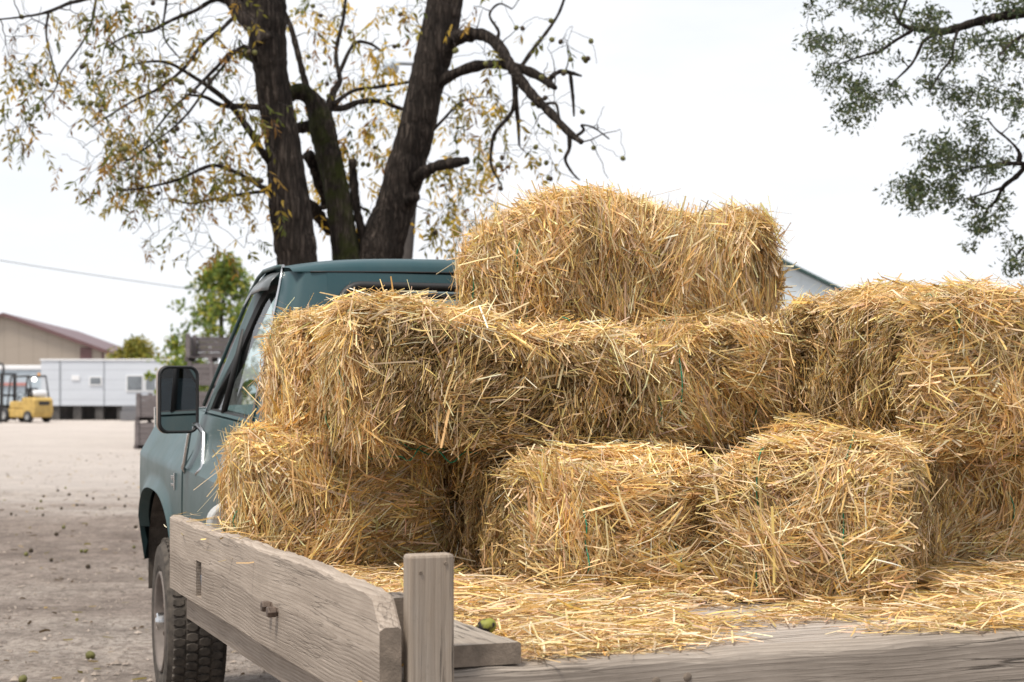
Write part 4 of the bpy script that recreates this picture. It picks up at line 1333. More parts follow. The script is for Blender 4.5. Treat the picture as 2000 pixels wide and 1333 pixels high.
# tree 1: single straight stem, left
Y1 = 14.2
t1 = Tree(101); root1 = empty('walnut_tree', (P(590, 764, Y1).x, Y1, 0))
tag(root1, 'walnut tree with one straight dark trunk left of the forked trunk, brown leaves', 'tree')
mb = MB()
t1.limb([(596, 1110, 100), (592, 800, 82), (588, 640, 77), (582, 530, 75), (571, 430, 73), (556, 300, 71), (538, 180, 72), (522, 80, 75), (512, -20, 80), (490, -160, 62), (470, -330, 46), (440, -520, 26)], Y1, mb, 44, knob=.018, sub=12)
t1.limb([(520, 85, 44), (492, 45, 34), (465, 15, 30), (440, -25, 28), (400, -130, 22), (330, -260, 14)], Y1 - .1, mb, 12)
rough_bark(mb); mb.build('trunk', M['bark'], root1, True)
br = MB()
Lb = [
 ([(530, 320, 16), (512, 296, 15), (482, 248, 14), (439, 194, 11), (374, 148, 8), (324, 122, 6), (270, 124, 4), (225, 140, 3)], -1.0),
 ([(538, 212, 16), (470, 208, 12), (432, 206, 10), (400, 190, 7), (360, 186, 4)], -.4),
 ([(545, 378, 14), (515, 368, 12), (486, 350, 9), (443, 330, 8), (407, 325, 7), (346, 352, 6), (288, 366, 5), (250, 372, 3)], -.8),
 ([(546, 374, 12), (500, 376, 8), (415, 390, 6), (374, 398, 5), (330, 388, 3)], .4),
 ([(528, 95, 16), (468, 36, 10), (432, 58, 9), (396, 86, 8), (360, 133, 7), (310, 173, 6), (252, 202, 5), (180, 248, 3)], -.9),
 ([(500, 50, 14), (432, 0, 10), (380, 22, 8), (335, 40, 7), (295, 61, 6), (252, 68, 4), (205, 95, 3)], -.6),
 ([(490, 10, 16), (400, -40, 12), (280, -30, 9), (155, 2, 8), (137, 6, 7), (90, 25, 6), (40, 34, 4), (-20, 40, 3)], -1.4),
 ([(95, 24, 5), (90, 60, 5), (95, 95, 4), (113, 158, 3)], -.2),
 ([(330, -30, 6), (324, 10, 5), (320, 72, 4), (352, 115, 3)], .3),
 ([(190, -20, 6), (180, 40, 5), (160, 85, 4), (120, 140, 4), (105, 180, 3), (60, 225, 2)], -.5),
 ([(510, 130, 12), (460, 100, 9), (420, 135, 7), (380, 175, 6), (335, 215, 5), (280, 285, 3)], .8),
 ([(515, 150, 10), (478, 90, 7), (420, 150, 6), (350, 240, 4), (240, 320, 3)], -1.2),
]
for pts, dy in Lb: t1.limb(pts, Y1, br, 7, dY=dy, knob=.08)
br.build('branches', M['bark'], root1, True)
do_targets(t1, [(0, 0, 200, 200, 46), (0, 170, 130, 330, 15), (150, 120, 330, 420, 42), (180, 0, 500, 200, 92), (200, 200, 540, 410, 105), (250, 380, 545, 500, 22), (-300, -400, 600, 0, 60)], Y1 - .3, 1.2, (0, 3), MIXL, .4, .86)
do_targets(t1, [(0, 0, 520, 260, 70), (150, 200, 540, 430, 60), (40, 150, 200, 340, 14), (250, 380, 540, 520, 22)], Y1 - .3, 1.1, (0, 0), MIXL, .1)
do_targets(t1, [(230, 230, 460, 350, 20), (430, 180, 530, 340, 9)], Y1 - .2, .8, (1, 3), MIXL, .2)
t1.finish(root1); hang_nuts(t1, root1, 98); shift_children(root1)

# tree 2: forked stems, right
Y2 = 14.8
t2 = Tree(202); root2 = empty('walnut_tree', (P(705, 764, Y2).x, Y2, 0))
tag(root2, 'forked walnut tree behind the cab with a mossy crooked stem and a leaning trunk', 'tree')
mb = MB()
t2.limb([(705, 1090, 150), (712, 800, 120), (722, 640, 108), (742, 500, 92), (775, 400, 84), (800, 305, 76), (822, 215, 72), (845, 110, 70), (868, 0, 68), (892, -120, 56), (915, -260, 42), (930, -420, 24)], Y2, mb, 44, knob=.018, sub=12)
rough_bark(mb); mb.build('trunk', M['bark'], root2, True)
mb = MB()
t2.limb([(700, 640, 60), (682, 540, 54), (672, 460, 50), (662, 400, 47), (648, 335, 46), (634, 265, 45), (622, 215, 40), (604, 188, 36), (580, 180, 32), (556, 190, 26)], Y2 - .1, mb, 32, knob=.03, sub=9)
rough_bark(mb); mb.build('mossy_stem', M['bark_moss'], root2, True)
br = MB()
B2l = [
 ([(722, 500, 26), (708, 458, 19), (696, 405, 17), (690, 350, 17), (688, 312, 15)], -.2, 9),
 ([(845, 160, 30), (880, 86, 28), (905, 71, 27), (940, 68, 26), (968, 84, 24), (990, 115, 23), (1006, 142, 22), (1038, 184, 20), (1078, 224, 18), (1110, 258, 15), (1136, 278, 11)], -1.2, 10),
 ([(840, 180, 26), (872, 153, 22), (920, 132, 21), (968, 126, 19), (1010, 132, 19), (1050, 148, 17), (1070, 162, 15), (1084, 172, 11)], -.9, 10),
 ([(1072, 162, 11), (1080, 148, 10), (1096, 140, 9), (1116, 143, 8), (1136, 149, 4)], -.1, 8),
 ([(1114, 146, 8), (1118, 180, 7), (1120, 205, 6), (1121, 228, 4)], 0, 7),
 ([(1003, 140, 13), (1006, 185, 11), (1012, 240, 8), (1014, 285, 5)], 0, 7),
 ([(1008, 170, 11), (1000, 218, 9), (968, 258, 8), (960, 290, 7), (960, 325, 6), (976, 356, 3)], -.2, 7),
 ([(1112, 262, 9), (1112, 290, 8), (1104, 312, 7), (1118, 338, 5), (1132, 352, 3)], -.1, 7),
 ([(1120, 270, 8), (1140, 255, 6), (1136, 245, 5), (1160, 250, 4), (1190, 272, 3)], -.1, 6),
 ([(1020, 128, 9), (1045, 92, 8), (1070, 60, 7), (1092, 25, 6), (1108, -20, 5), (1130, -80, 3)], .4, 7),
 ([(968, 80, 8), (974, 62, 7), (956, 30, 5), (975, 8, 4), (1000, 18, 3)], .2, 6),
 ([(1060, 205, 7), (1085, 203, 6), (1092, 230, 5), (1098, 240, 3)], -.1, 6),
 ([(800, 372, 28), (818, 345, 25), (850, 326, 22), (885, 319, 20), (912, 314, 15)], -.5, 10),
 ([(780, 410, 32), (798, 392, 26), (812, 385, 19)], -.3, 9),
 ([(640, 216, 20), (652, 180, 13), (664, 155, 11), (656, 115, 9), (660, 80, 8), (670, 40, 7), (676, -10, 6)], .6, 8),
 ([(638, 208, 18), (668, 212, 13), (700, 200, 12), (740, 198, 10), (775, 210, 9), (810, 220, 7)], .6, 8),
 ([(650, 205, 10), (690, 178, 8), (740, 170, 7), (800, 160, 6), (880, 140, 4)], 1.2, 7),
 ([(628, 250, 26), (608, 246, 24), (585, 250, 22), (570, 252, 18)], .1, 9),
 ([(604, 182, 18), (598, 168, 14), (588, 130, 13), (578, 90, 12), (565, 45, 10), (545, 0, 8), (530, -60, 6)], .3, 8),
 ([(600, 300, 24), (614, 325, 24), (622, 352, 24), (634, 385, 18), (632, 405, 15)], .3, 9),
 ([(600, 395, 18), (615, 410, 26), (628, 430, 24), (645, 455, 16)], .3, 9),
 ([(655, 365, 9), (690, 395, 6), (720, 415, 4)], .4, 6),
 ([(660, 150, 8), (690, 88, 7), (720, 85, 6), (745, 100, 4)], .8, 6),
 ([(800, 300, 8), (860, 240, 6), (900, 200, 5), (940, 190, 3)], 1.0, 6),
]
for pts, dy, nn in B2l: t2.limb(pts, Y2, br, nn, dY=dy, knob=.08)
br.build('branches', M['bark'], root2, True)
do_targets(t2, [(560, 0, 860, 160, 60), (560, 140, 830, 300, 62), (600, 290, 760, 480, 32)], Y2 + .9, .9, (0, 3), MIXY, .25)
do_targets(t2, [(870, 150, 1000, 330, 30), (840, 320, 980, 500, 52)], Y2 + .7, .7, (1, 3), MIXY, .12)
do_targets(t2, [(880, 0, 1120, 130, 26), (960, 130, 1100, 330, 26), (400, -420, 1100, -10, 60)], Y2 - .5, .7, (0, 1), MIXL, .4)
do_targets(t2, [(1060, 30, 1220, 360, 34), (940, 300, 1130, 370, 14)], Y2 - .7, .4, (0, 0), MIXL, .6, sag=.05)
t2.finish(root2); random.shuffle(t2.nuts); hang_nuts(t2, root2, 98); shift_children(root2)

# overhanging tree at upper right, trunk outside the picture
Y3 = 10.5
t3 = Tree(303); root3 = empty('locust_tree', (P(2500, 764, Y3).x, Y3, 0))
tag(root3, 'dark green fine leaved tree whose boughs hang into the upper right corner', 'tree')
mb = MB()
t3.limb([(2500, 1222, 130), (2490, 900, 110), (2470, 600, 100), (2450, 350, 90), (2430, 100, 80), (2400, -200, 60), (2380, -400, 40)], Y3, mb, 18, knob=.03)
mb.build('trunk', M['bark'], root3, True)
br = MB()
G3 = np.array([(.06, .088, .045), (.085, .112, .05), (.048, .07, .042), (.115, .128, .055), (.07, .085, .058)])
for pts in (
 [(2430, 110, 60), (2250, 40, 40), (2100, 18, 28), (2000, 25, 22), (1950, 34, 20), (1905, 44, 17), (1870, 55, 16), (1840, 62, 15), (1815, 58, 12), (1780, 56, 11), (1762, 48, 8), (1752, 38, 6), (1745, 20, 4)],
 [(1755, 40, 5), (1765, 15, 5), (1775, -10, 4)],
 [(1832, 66, 8), (1805, 80, 7), (1790, 110, 6), (1775, 132, 5), (1740, 165, 3)],
 [(1782, 60, 7), (1745, 82, 6), (1720, 100, 5), (1690, 108, 4), (1640, 125, 3)],
 [(1870, 60, 7), (1862, 90, 5), (1858, 115, 5), (1835, 145, 4), (1825, 165, 3)],
 [(2000, 68, 8), (1975, 85, 6), (1950, 110, 5)],
 [(2440, 240, 50), (2250, 300, 30), (2100, 320, 20), (2000, 322, 12), (1992, 302, 9), (1984, 288, 6), (1966, 270, 5), (1946, 254, 4), (1930, 235, 3)],
 [(2000, 320, 9), (1960, 320, 8), (1920, 326, 6), (1885, 332, 4), (1860, 345, 3)],
 [(2003, 325, 12), (1985, 345, 10), (1960, 365, 9), (1945, 392, 7), (1928, 410, 5), (1924, 430, 3)],
 [(1955, 368, 6), (1925, 378, 4), (1900, 385, 3)],
 [(1925, 408, 5), (1905, 396, 4), (1895, 380, 2)],
 [(2430, 480, 30), (2250, 470, 18), (2100, 470, 12), (2010, 480, 7), (1985, 500, 4)],
): t3.limb(pts, Y3, br, 8, knob=.1, dY=random.uniform(-.3, .3))
br.build('branches', M['bark'], root3, True)
def leaf_cloud(tr, boxes, Y, dY, rad, n, pal, Lr, flat=.8):
    tg = []
    for (x0, y0, x1, y1, k_) in boxes:
        for _ in range(k_):
            tg.append(P(tr.rng.uniform(x0, x1), tr.rng.uniform(y0, y1), Y + tr.rng.uniform(-dY, dY)))
    A = np.array(tr.N)
    tg.sort(key=lambda q: np.linalg.norm(A - np.array(q[:]), axis=1).min())
    for q in tg:
        tr.twig_to(q, r0=.007, r1=.002, sag=.05)
        tr.clump(np.array(q[:]), tr.rng.uniform(*rad), int(tr.rng.integers(*n)), pal, Lr, .36, flat)
leaf_cloud(t3, [(1580, -10, 1740, 30, 16), (1690, 20, 1850, 60, 18), (1560, 75, 1640, 115, 9), (1640, 70, 1760, 115, 12), (1590, 130, 1680, 180, 12), (1650, 150, 1770, 205, 18), (1640, 195, 1700, 240, 8),
                (1800, 70, 1900, 130, 16), (1900, 60, 2010, 125, 20), (1920, -10, 2010, 25, 10), (1800, 150, 1850, 195, 7), (1860, 150, 2000, 230, 24), (1860, 220, 1910, 270, 4), (1790, 270, 1880, 330, 20), (1850, 270, 1970, 350, 26), (1740, 345, 1850, 380, 14), (1780, 360, 1870, 410, 16),
                (1870, 380, 1960, 425, 10), (1900, 415, 1950, 455, 7), (1885, 475, 1905, 495, 2), (1965, 440, 2010, 540, 10), (2010, -200, 2400, 560, 90)], Y3, .5, (.05, .13), (24, 52), G3, (.022, .05))
t3.finish(root3); shift_children(root3)

def crown_tree(label, px, py_top, py_base, wpx, Y, pal, seed, n=140, name='leafy_tree', cat='tree', rad=(.35, .8), Lr=(.12, .28), trunk=.16, per=(50, 110), low=.25):
    tr = Tree(seed)
    zt = CH + (HOR - py_top) / FPX * Y
    x0 = (px - 1000) / FPX * Y; wr = wpx / 2 / FPX * Y
    rt = empty(name, (x0, Y, 0)); tag(rt, label, cat)
    mb_ = MB()
    ps = [(x0, Y, 0), (x0 + .1, Y, zt * .3), (x0 - .1, Y, zt * .6), (x0 + .05, Y, zt * .92)]
    cc = catmull([p_ + (trunk * (1 - .27 * i),) for i, p_ in enumerate(ps)], 5)
    mb_.tube([Vector(c[:3]) for c in cc], [c[3] for c in cc], 10)
    for c in cc: tr.N.append(tuple(c[:3])); tr.Rd.append(c[3])
    mb_.build('trunk', M['bark'], rt, True)
    tg = []
    for _ in range(n):
        t = tr.rng.uniform(low, 1.0)
        prof = math.sin(math.pi * min(1, .22 + .78 * (t - low) / (1 - low)) ** .9) ** .7
        a = tr.rng.uniform(0, 6.28); rr = wr * prof * math.sqrt(tr.rng.uniform(.05, 1)) * tr.rng.uniform(.75, 1.12)
        tg.append(Vector((x0 + rr * math.cos(a), Y + rr * math.sin(a), zt * t)))
    tg.sort(key=lambda q: abs(q.x - x0) + abs(q.y - Y))
    for q in tg:
        tr.twig_to(q, r0=.03, r1=.006, sag=-.05)
        tr.clump(np.array(q[:]), tr.rng.uniform(*rad), int(tr.rng.integers(*per)), pal, Lr, .5, .7)
    tr.finish(rt, 'crown'); shift_children(rt)
    return rt
GR = np.array([(.10, .16, .04), (.15, .21, .045), (.20, .26, .05), (.32, .31, .06), (.12, .17, .06)])
GY = np.array([(.22, .22, .04), (.30, .27, .05), (.14, .17, .04), (.26, .23, .06)])
crown_tree('green tree rising behind the stacked wooden bins', 438, 512, 764, 260, 52, GR, 401, 200, rad=(.2, .5), Lr=(.12, .26), per=(20, 45), low=.12)
crown_tree('yellow green bush behind the white trailer', 265, 668, 764, 120, 97, GY, 402, 90, 'bush', 'bush', (.3, .8), (.15, .35), .1, (40, 80))
crown_tree('small dull green bush behind the trailer next to the bins', 325, 695, 764, 60, 98, GY, 403, 40, 'bush', 'bush', (.3, .6), (.15, .35), .08, (30, 70))

# ------------------------------------------------------------------ far yard: bins, trailers, barn, forklift, pole, shed
def make_bin(w_=1.2, h_=.70, d_=1.2, open_front=False):
    rt = bpy.data.objects.new('wooden_bin', None); COL.objects.link(rt)
    def slats(y0, y1):
        m_ = MB()
        k_ = 4
        sh = (h_ - .16) / k_
        for i in range(k_): m_.box(-w_ / 2, w_ / 2, y0, y1, .12 + i * sh, .12 + (i + 1) * sh - .010)
        return m_
    if not open_front: slats(-d_ / 2, -d_ / 2 + .025).build('front_panel', M['bin'], rt)
    slats(d_ / 2 - .025, d_ / 2).build('back_panel', M['bin'], rt)
    for s_ in (-1, 1):
        m_ = MB()
        for i in range(4):
            sh = (h_ - .16) / 4
            m_.box(s_ * w_ / 2 - .0125, s_ * w_ / 2 + .0125, -d_ / 2 + .026, d_ / 2 - .026, .12 + i * sh, .12 + (i + 1) * sh - .010)
        m_.build('side_panel', M['bin'], rt)
    for sx_ in (-1, 0, 1):
        if sx_ == 0 and open_front: continue
        m_ = MB()
        m_.box(sx_ * (w_ / 2 - .06) - .05, sx_ * (w_ / 2 - .06) + .05, -d_ / 2 - .03, -d_ / 2 - .002, .1, h_); m_.build('batten', M['bin'], rt)
    for sx_ in (-1, 1):
        for yy in (-d_ / 2 + .03, d_ / 2 - .12):
            m_ = MB(); m_.box(sx_ * (w_ / 2 - .055) - .045, sx_ * (w_ / 2 - .055) + .045, yy, yy + .09, .12, h_ - .001); m_.build('corner_post', M['bin'], rt)
    m_ = MB()
    for sx_ in (-.48, 0, .48): m_.box(sx_ * w_ - .05, sx_ * w_ + .05, -d_ / 2, d_ / 2, 0, .105)
    m_.box(-w_ / 2, w_ / 2, -d_ / 2 + .001, d_ / 2 - .001, .1, .12)
    m_.build('bottom', M['bin'], rt)
    return rt
binA = make_bin(); binB = make_bin(open_front=True)
YB = 43.0
used = [False, False]
def put_bin(px, lvl, Y_, label, op=False, rz=0.0, scale=1.0):
    src = binB if op else binA
    if used[op]: o_ = copy_tree(src)
    else: o_ = src; used[op] = True
    o_.location = ((px - 1000) / FPX * Y_, Y_, lvl * .702 * scale); o_.rotation_euler = (0, 0, rz); o_.scale = (scale,) * 3
    tag(o_, label, 'crate', 'stacked wooden field bins')
YL, YR = 43.0, 46.0
nmz = ['on the ground', 'second from the ground', 'third from the ground', 'topmost']
put_bin(322, 0, YL, 'grey slatted bin on the ground in the low stack left of the mirror', rz=R(-4))
put_bin(324, 1, YL, 'grey slatted bin on top of the low stack left of the mirror', rz=R(-3))
for l in range(3):
    put_bin(420, l, YR, 'grey slatted bin in the tall stack beside the truck, %s' % nmz[l], rz=R(3 - l), scale=1.07)
put_bin(416, 3, YR, 'weathered bin with open dark front, topmost of the tall stack', True, R(2), scale=1.07)

def stripes(name, a, b, freq, axis=0, rough=.5, dirty=.15):
    t = MT(name)
    c = t.coord()
    sep = t.n("ShaderNodeSeparateXYZ", i_0=c)
    f = t.math('FRACT', t.math('MULTIPLY', sep.outputs[axis], freq))
    k = t.mix(t.ramp(f, [(0.0, 1.0), (.10, 0.0)]), a, b)
    nz_ = t.noise(t.coord((.3, .3, 1.5)), 1.3, 5, .65)
    k = t.mix(t.ramp(nz_, [(.45, 0.0), (.75, dirty)]), k, tuple(x * .5 for x in a))
    return t.done(t.bsdf(k, rough, 0, t.bump(f, .3, .02), .3))
M['white_siding'] = stripes('white_siding', (.54, .575, .63), (.36, .39, .44), 2.0, 2)
M['blue_siding'] = stripes('pale_siding', (.42, .49, .55), (.32, .37, .42), 1.5, 0)
M['tan'] = stripes('tan_metal', (.33, .285, .24), (.27, .235, .195), 1.1, 0)
M['maroon'] = simple('maroon_metal', (.125, .065, .065), .5, var=.15, scale=2)
M['roofm'] = stripes('maroon_roof', (.135, .082, .09), (.10, .06, .066), 1.0, 1)
M['cream'] = simple('cream_metal', (.60, .54, .46), .5, var=.1, scale=2)
M['win'] = simple('window_pane', (.16, .18, .20), .25, var=.3, scale=3)
M['whitep'] = simple('white_trim', (.72, .73, .75), .5, var=.06, scale=3)
M['skirt'] = simple('dark_underside', (.07, .066, .064), .9, var=.4, scale=3)

# white mobile home
YT = 85.0
xl, xr = (80 - 1000) / FPX * YT, (380 - 1000) / FPX * YT
tr_ = empty('trailer_home', ((xl + xr) / 2, YT, 0)); tag(tr_, 'long white mobile home trailer with three windows behind the forklift', 'trailer')
hw = (xr - xl) / 2
m_ = MB(); m_.box(-hw, hw, 0, 3.6, .72, 2.98); m_.build('body', M['white_siding'], tr_)
m_ = MB(); m_.box(-hw - .05, hw + .05, -.06, 3.66, 2.983, 3.06); m_.build('roof', M['whitep'], tr_, bevel=.02)
for sa_, sb_ in ((.92, 1.0), (3.15, 3.2)):
    m_ = MB(); m_.box(-hw + sa_, -hw + sb_, -.02, -.002, .72, 2.97); m_.build('seam', simple('seam_grey', (.25, .27, .3), .6), tr_)
for (p0, p1, q0, q1) in ((177, 197, 738, 751), (249, 278, 735, 763), (285, 304, 735, 763)):
    a0, a1 = (p0 - 1000) / FPX * YT - tr_.location.x, (p1 - 1000) / FPX * YT - tr_.location.x
    z1_, z0_ = CH + (HOR - q0) / FPX * YT, CH + (HOR - q1) / FPX * YT
    m_ = MB(); m_.box(a0 - .06, a1 + .06, -.045, -.003, z0_ - .06, z1_ + .06); wn = m_.build('window', M['whitep'], tr_)
    m_ = MB(); m_.box(a0, a1, -.052, -.047, z0_, z1_); m_.build('pane', M['win'], wn)
m_ = MB(); m_.box(-hw + 1.55, -hw + 1.95, -.05, -.003, 2.0, 2.25); m_.build('vent', M['whitep'], tr_)
for k_ in range(7):
    m_ = MB(); m_.box(-hw + .5 + k_ * 1.1, -hw + .9 + k_ * 1.1, .1, .5, 0, .715); m_.build('pier', M['skirt'], tr_)
m_ = MB(); m_.box(-hw + .3, hw, 1.2, 1.3, 0, .715); m_.build('skirting', M['skirt'], tr_)
st_ = MB(); st_.box(-.45, .45, -.5, .5, 0, .45); st_.box(-.45, .45, -.1, .5, .452, .70)
so = st_.build('entry_step', simple('grey_step', (.15, .15, .16), .8), None, bevel=.02); so.location = ((257 - 1000) / FPX * 83.5, 83.5, 0)
tag(so, 'dark grey box step standing in front of the white trailer', 'step')

# second trailer further left
YS = 92.0
m_ = MB()
sx0, sx1 = (-160 - 1000) / FPX * YS, (84 - 1000) / FPX * YS
rt = empty('storage_trailer', ((sx0 + sx1) / 2, YS, 0)); tag(rt, 'pale blue storage trailer with white roof at the left edge behind the forklift', 'trailer')
hs = (sx1 - sx0) / 2
m_.box(-hs, hs, 0, 2.6, .6, 2.62); m_.build('body', M['blue_siding'], rt)
m_ = MB(); m_.box(-hs - .1, hs + .05, -.1, 2.7, 2.623, 2.86); m_.build('roof', M['whitep'], rt, bevel=.03)
m_ = MB(); m_.box(-hs + .2, hs - .2, .3, 2.3, 0, .598); m_.build('undercarriage', M['skirt'], rt)
m_ = MB(); m_.box(-hs, hs - .9, -.12, -.003, 1.75, 1.9); m_.build('side_stripe', simple('red_stripe', (.45, .2, .18), .6), rt)

# barn
bn = empty('barn', ((8 - 1000) / FPX * 110, 110, 0), R(6.5)); tag(bn, 'tan metal barn with maroon roof and trim beyond the trailers', 'barn')
ZE, ZP, HWB, LB = 4.12, 6.45, 6.35, 34
m_ = MB()
m_.add([(-HWB, 0, 0), (HWB, 0, 0), (HWB, 0, ZE), (0, 0, ZP), (-HWB, 0, ZE)], [(0, 1, 2, 3, 4)])
m_.add([(-HWB, LB, 0), (HWB, LB, 0), (HWB, LB, ZE), (0, LB, ZP), (-HWB, LB, ZE)], [(4, 3, 2, 1, 0)])
for s_ in (-1, 1): m_.add([(s_ * HWB, 0, 0), (s_ * HWB, LB, 0), (s_ * HWB, LB, ZE), (s_ * HWB, 0, ZE)], [(0, 1, 2, 3)])
m_.build('wall', M['tan'], bn)
m_ = MB()
for s_ in (-1, 1):
    m_.add([(0, -.3, ZP + .05), (s_ * (HWB + .4), -.3, ZE - .09), (s_ * (HWB + .4), LB + .3, ZE - .09), (0, LB + .3, ZP + .05)], [(0, 1, 2, 3)])
m_.build('roof', M['roofm'], bn, solid=.08)
m_ = MB()
m_.add([(0, -.34, ZP + .1), (HWB + .45, -.34, ZE - .06), (HWB + .45, -.34, ZE - .3), (0, -.34, ZP - .14), (-HWB - .45, -.34, ZE - .06), (-HWB - .45, -.34, ZE - .3)], [(0, 1, 2, 3), (0, 3, 5, 4)])
m_.build('gable_trim', M['maroon'], bn, solid=.04)
for nm_, b_ in (('panel', (HWB - 1.5, HWB - .75, -.06, -.01, 2.5, 4.3)), ('wainscot', (-HWB, HWB - 1.7, -.08, -.012, 0, 3.0)), ('corner_trim', (HWB - .12, HWB + .03, -.05, .12, 0, ZE))):
    m_ = MB(); m_.box(*b_); m_.build(nm_, M['maroon'], bn)
m_ = MB(); m_.box(HWB + .006, HWB + .06, .3, 9, 0, ZE - .3); m_.build('side_door', M['cream'], bn)

# grey gabled shed seen between the bales
YG = 60.0
gs = empty('metal_shed', ((1380 - 1000) / FPX * YG, YG, 0)); tag(gs, 'pale grey metal shed with dark green roof edge behind the bales', 'shed')
hwg = 6.0; zp = CH + (HOR - 442) / FPX * YG; ze = zp - hwg * .492
m_ = MB()
m_.add([(-hwg, 0, 0), (hwg, 0, 0), (hwg, 0, ze), (0, 0, zp), (-hwg, 0, ze)], [(0, 1, 2, 3, 4)])
m_.add([(-hwg, 15, 0), (hwg, 15, 0), (hwg, 15, ze), (0, 15, zp), (-hwg, 15, ze)], [(4, 3, 2, 1, 0)])
for s_ in (-1, 1): m_.add([(s_ * hwg, 0, 0), (s_ * hwg, 15, 0), (s_ * hwg, 15, ze), (s_ * hwg, 0, ze)], [(0, 1, 2, 3)])
m_.build('wall', stripes('shed_wall', (.50, .56, .60), (.44, .49, .52), 1.2, 0), gs)
m_ = MB()
for s_ in (-1, 1):
    m_.add([(0, -.3, zp + .08), (s_ * (hwg + .3), -.3, ze - .07), (s_ * (hwg + .3), 15.3, ze - .07), (0, 15.3, zp + .08)], [(0, 1, 2, 3)])
m_.build('roof', simple('green_roof', (.035, .075, .07), .5, var=.2, scale=2), gs, solid=.09)

# forklift
YF = 79.0
fk = empty('forklift', ((50 - 1000) / FPX * YF, YF, 0), R(-35)); tag(fk, 'yellow forklift with black overhead guard and lit rear lamp in front of trailers', 'forklift')
M['yellow'] = simple('forklift_yellow', (.46, .31, .09), .6, var=.25, scale=4)
M['gblack'] = simple('guard_black', (.02, .02, .022), .6, var=.2)
m_ = MB()                                            # local: front of the truck to -x
m_.box(-1.15, .5, -.52, .52, .22, .62); m_.box(-.55, .45, -.5, .5, .62, .98)
m_.build('chassis', M['yellow'], fk, bevel=.06)
m_ = MB()
pr = [(.5, .2), (1.2, .22), (1.32, .5), (1.3, 1.05), (1.15, 1.16), (.4, 1.16), (.42, .6)]
m_.add([(x, -.55, z) for x, z in pr] + [(x, .55, z) for x, z in pr], [tuple(range(6, -1, -1)), tuple(range(7, 14))] + [(i, (i + 1) % 7, 7 + (i + 1) % 7, 7 + i) for i in range(7)])
cw_ = m_.build('counterweight', M['yellow'], fk, bevel=.06)
m_ = MB(); m_.box(1.27, 1.325, -.3, .3, .8, .98); m_.build('vent_slot', M['gblack'], cw_)
m_ = MB()
for s_ in (-1, 1):
    m_.tube([(-.75, s_ * .48, .6), (-.45, s_ * .48, 2.12), (.85, s_ * .48, 2.15), (1.05, s_ * .48, 1.16)], .04, 8)
    m_.tube([(.85, s_ * .48, 2.15), (-.45, s_ * .48, 2.12)], .045, 8)
for k_ in range(6): m_.tube([(-.4 + k_ * .24, -.48, 2.13), (-.4 + k_ * .24, .48, 2.13)], .025, 6)
m_.build('overhead_guard', M['gblack'], fk, True)
m_ = MB()
for s_ in (-1, 1): m_.box(-1.32, -1.2, s_ * .38 - .06, s_ * .38 + .06, .08, 2.3)
for z in (.3, 1.2, 2.2): m_.box(-1.31, -1.21, -.32, .32, z, z + .1)
m_.build('mast', M['gblack'], fk)
m_ = MB()
for s_ in (-1, 1):
    m_ = MB(); m_.box(-2.4, -1.33, s_ * .28 - .06, s_ * .28 + .06, .10, .15); m_.box(-1.4, -1.33, s_ * .28 - .06, s_ * .28 + .06, .15, .7)
    m_.build('fork', M['gblack'], fk)
m_ = MB(); m_.box(-1.40, -1.325, -.5, .5, .702, .8)
m_.build('fork_carriage', M['gblack'], fk)
for (x, r_) in ((-.85, .34), (.85, .27)):
    for s_ in (-1, 1):
        m_ = MB(); m_.lathe([(-.11, r_ * .55), (-.11, r_ * .92), (-.08, r_), (.08, r_), (.11, r_ * .92), (.11, r_ * .55)], 24, (x, s_ * .52, r_), axis='y')
        wh = m_.build('wheel', M['gblack'], fk, True)
        m_ = MB(); m_.lathe([(s_ * .07, .001), (s_ * .07, r_ * .3), (s_ * .1, r_ * .55)], 20, (x, s_ * .52, r_), axis='y'); m_.build('rim', simple('wheel_grey', (.3, .3, .3), .6), wh, True)
m_ = MB(); m_.box(.0, .5, -.3, .3, .985, 1.12); m_.box(.42, .56, -.3, .3, 1.12, 1.6); m_.build('seat', M['gblack'], fk, bevel=.05)
m_ = MB(); m_.lathe([(-.42, .001), (-.40, .12), (-.32, .165), (.32, .165), (.40, .12), (.42, .001)], 20, (.95, 0, 1.34), axis='y'); m_.build('gas_bottle', M['whitep'], fk, True)
m_ = MB(); m_.tube([(-.35, -.05, 1.25), (-.5, -.05, 1.0)], .03, 8)
m_.tube([(-.34 + .05 * math.cos(k_ * .5236), -.05 + .17 * math.sin(k_ * .5236), 1.27 + .14 * math.cos(k_ * .5236)) for k_ in range(12)], .018, 6, closed=True); m_.build('steering_wheel', M['gblack'], fk, True)
t = MT('lamp_lit'); em = t.n("ShaderNodeEmission", i_Color=(1, .93, .8, 1), i_Strength=6.0); M['lamp'] = t.done(em.outputs[0])
m_ = MB(); m_.lathe([(-.02, .001), (-.02, .08), (.05, .09), (.08, .05)], 16, (.9, -.25, 2.0)); m_.build('rear_lamp', M['lamp'], fk, True)
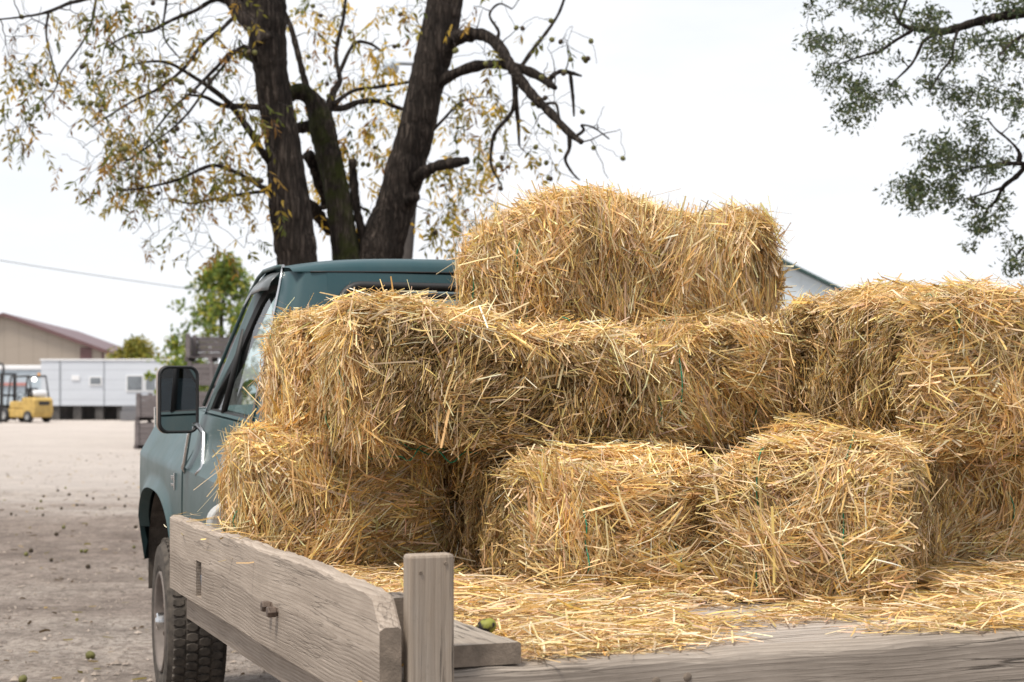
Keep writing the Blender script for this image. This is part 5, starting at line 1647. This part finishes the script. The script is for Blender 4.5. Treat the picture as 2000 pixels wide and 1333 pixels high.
m_ = MB(); m_.lathe([(0, .07), (.1, .06), (.13, .0005)], 14, (.7, .2, 2.18), axis='z'); m_.build('beacon', simple('amber', (.6, .25, .02), .3), fk, True)

# black steel rack upright at the left edge of the yard
rk = MB()
rx = lambda px: (px - 1000) / FPX * 77.0
rk.tube([(rx(1), 77, 0), (rx(4), 77, 1.2), (rx(7), 77, 2.55), (rx(5), 77, 2.68), (rx(-6), 77, 2.72), (rx(-60), 77, 2.72), (rx(-66), 77, 2.6), (rx(-66), 77, 0)], .055, 8)
rk.tube([(rx(3), 77, .1), (rx(-66), 77, .1)], .05, 8)
o = rk.build('steel_frame', M['gblack'], None, True)
tag(o, 'black tubular steel frame at the left edge in front of the forklift', 'frame')

# street light behind the forked tree
YP = 19.0
lp = empty('street_light', (P(788, 764, YP).x, YP, 0)); tag(lp, 'grey leaning pole with a lamp on an arm behind the forked tree', 'street light')
m_ = MB(); q0, q1 = P(775, 764, YP), P(832, 60, YP)
q0.z = 0; q0.x -= .12
m_.tube([q0, (q0 + q1) / 2, q1], [.066, .06, .05], 14); m_.build('pole', simple('grey_pole', (.05, .042, .038), .8, var=.25, scale=8), lp, True)
m_ = MB(); m_.tube([P(826, 125, YP), P(800, 125, YP - .1), P(772, 124, YP - .2)], .02, 8); m_.build('arm', simple('grey_arm', (.3, .32, .35), .5), lp, True)
m_ = MB(); c_ = P(763, 124, YP - .22)
m_.lathe([(.05, .001), (.05, .03), (.03, .06), (.0, .085), (-.05, .095), (-.10, .08)], 18, tuple(c_), axis='z'); m_.build('lamp_head', simple('lamp_metal', (.42, .47, .52), .35), lp, True)
m_ = MB(); m_.lathe([(-.09, .075), (-.13, .06), (-.15, .001)], 18, tuple(c_), axis='z'); m_.build('lens', simple('lamp_lens', (.65, .62, .5), .3), lp, True)
shift_children(lp)

# overhead wire
wi = MB(); 
pa, pb = P(-700, 375, 50), P(640, 600, 50)
wi.tube([pa + (pb - pa) * (k_ / 24) - Vector((0, 0, .25 * math.sin(math.pi * k_ / 24) ** 1)) for k_ in range(25)], .010, 5)
o = wi.build('power_line', M['gblack'], None, True); tag(o, 'thin power line sagging across the sky at left', 'wire')
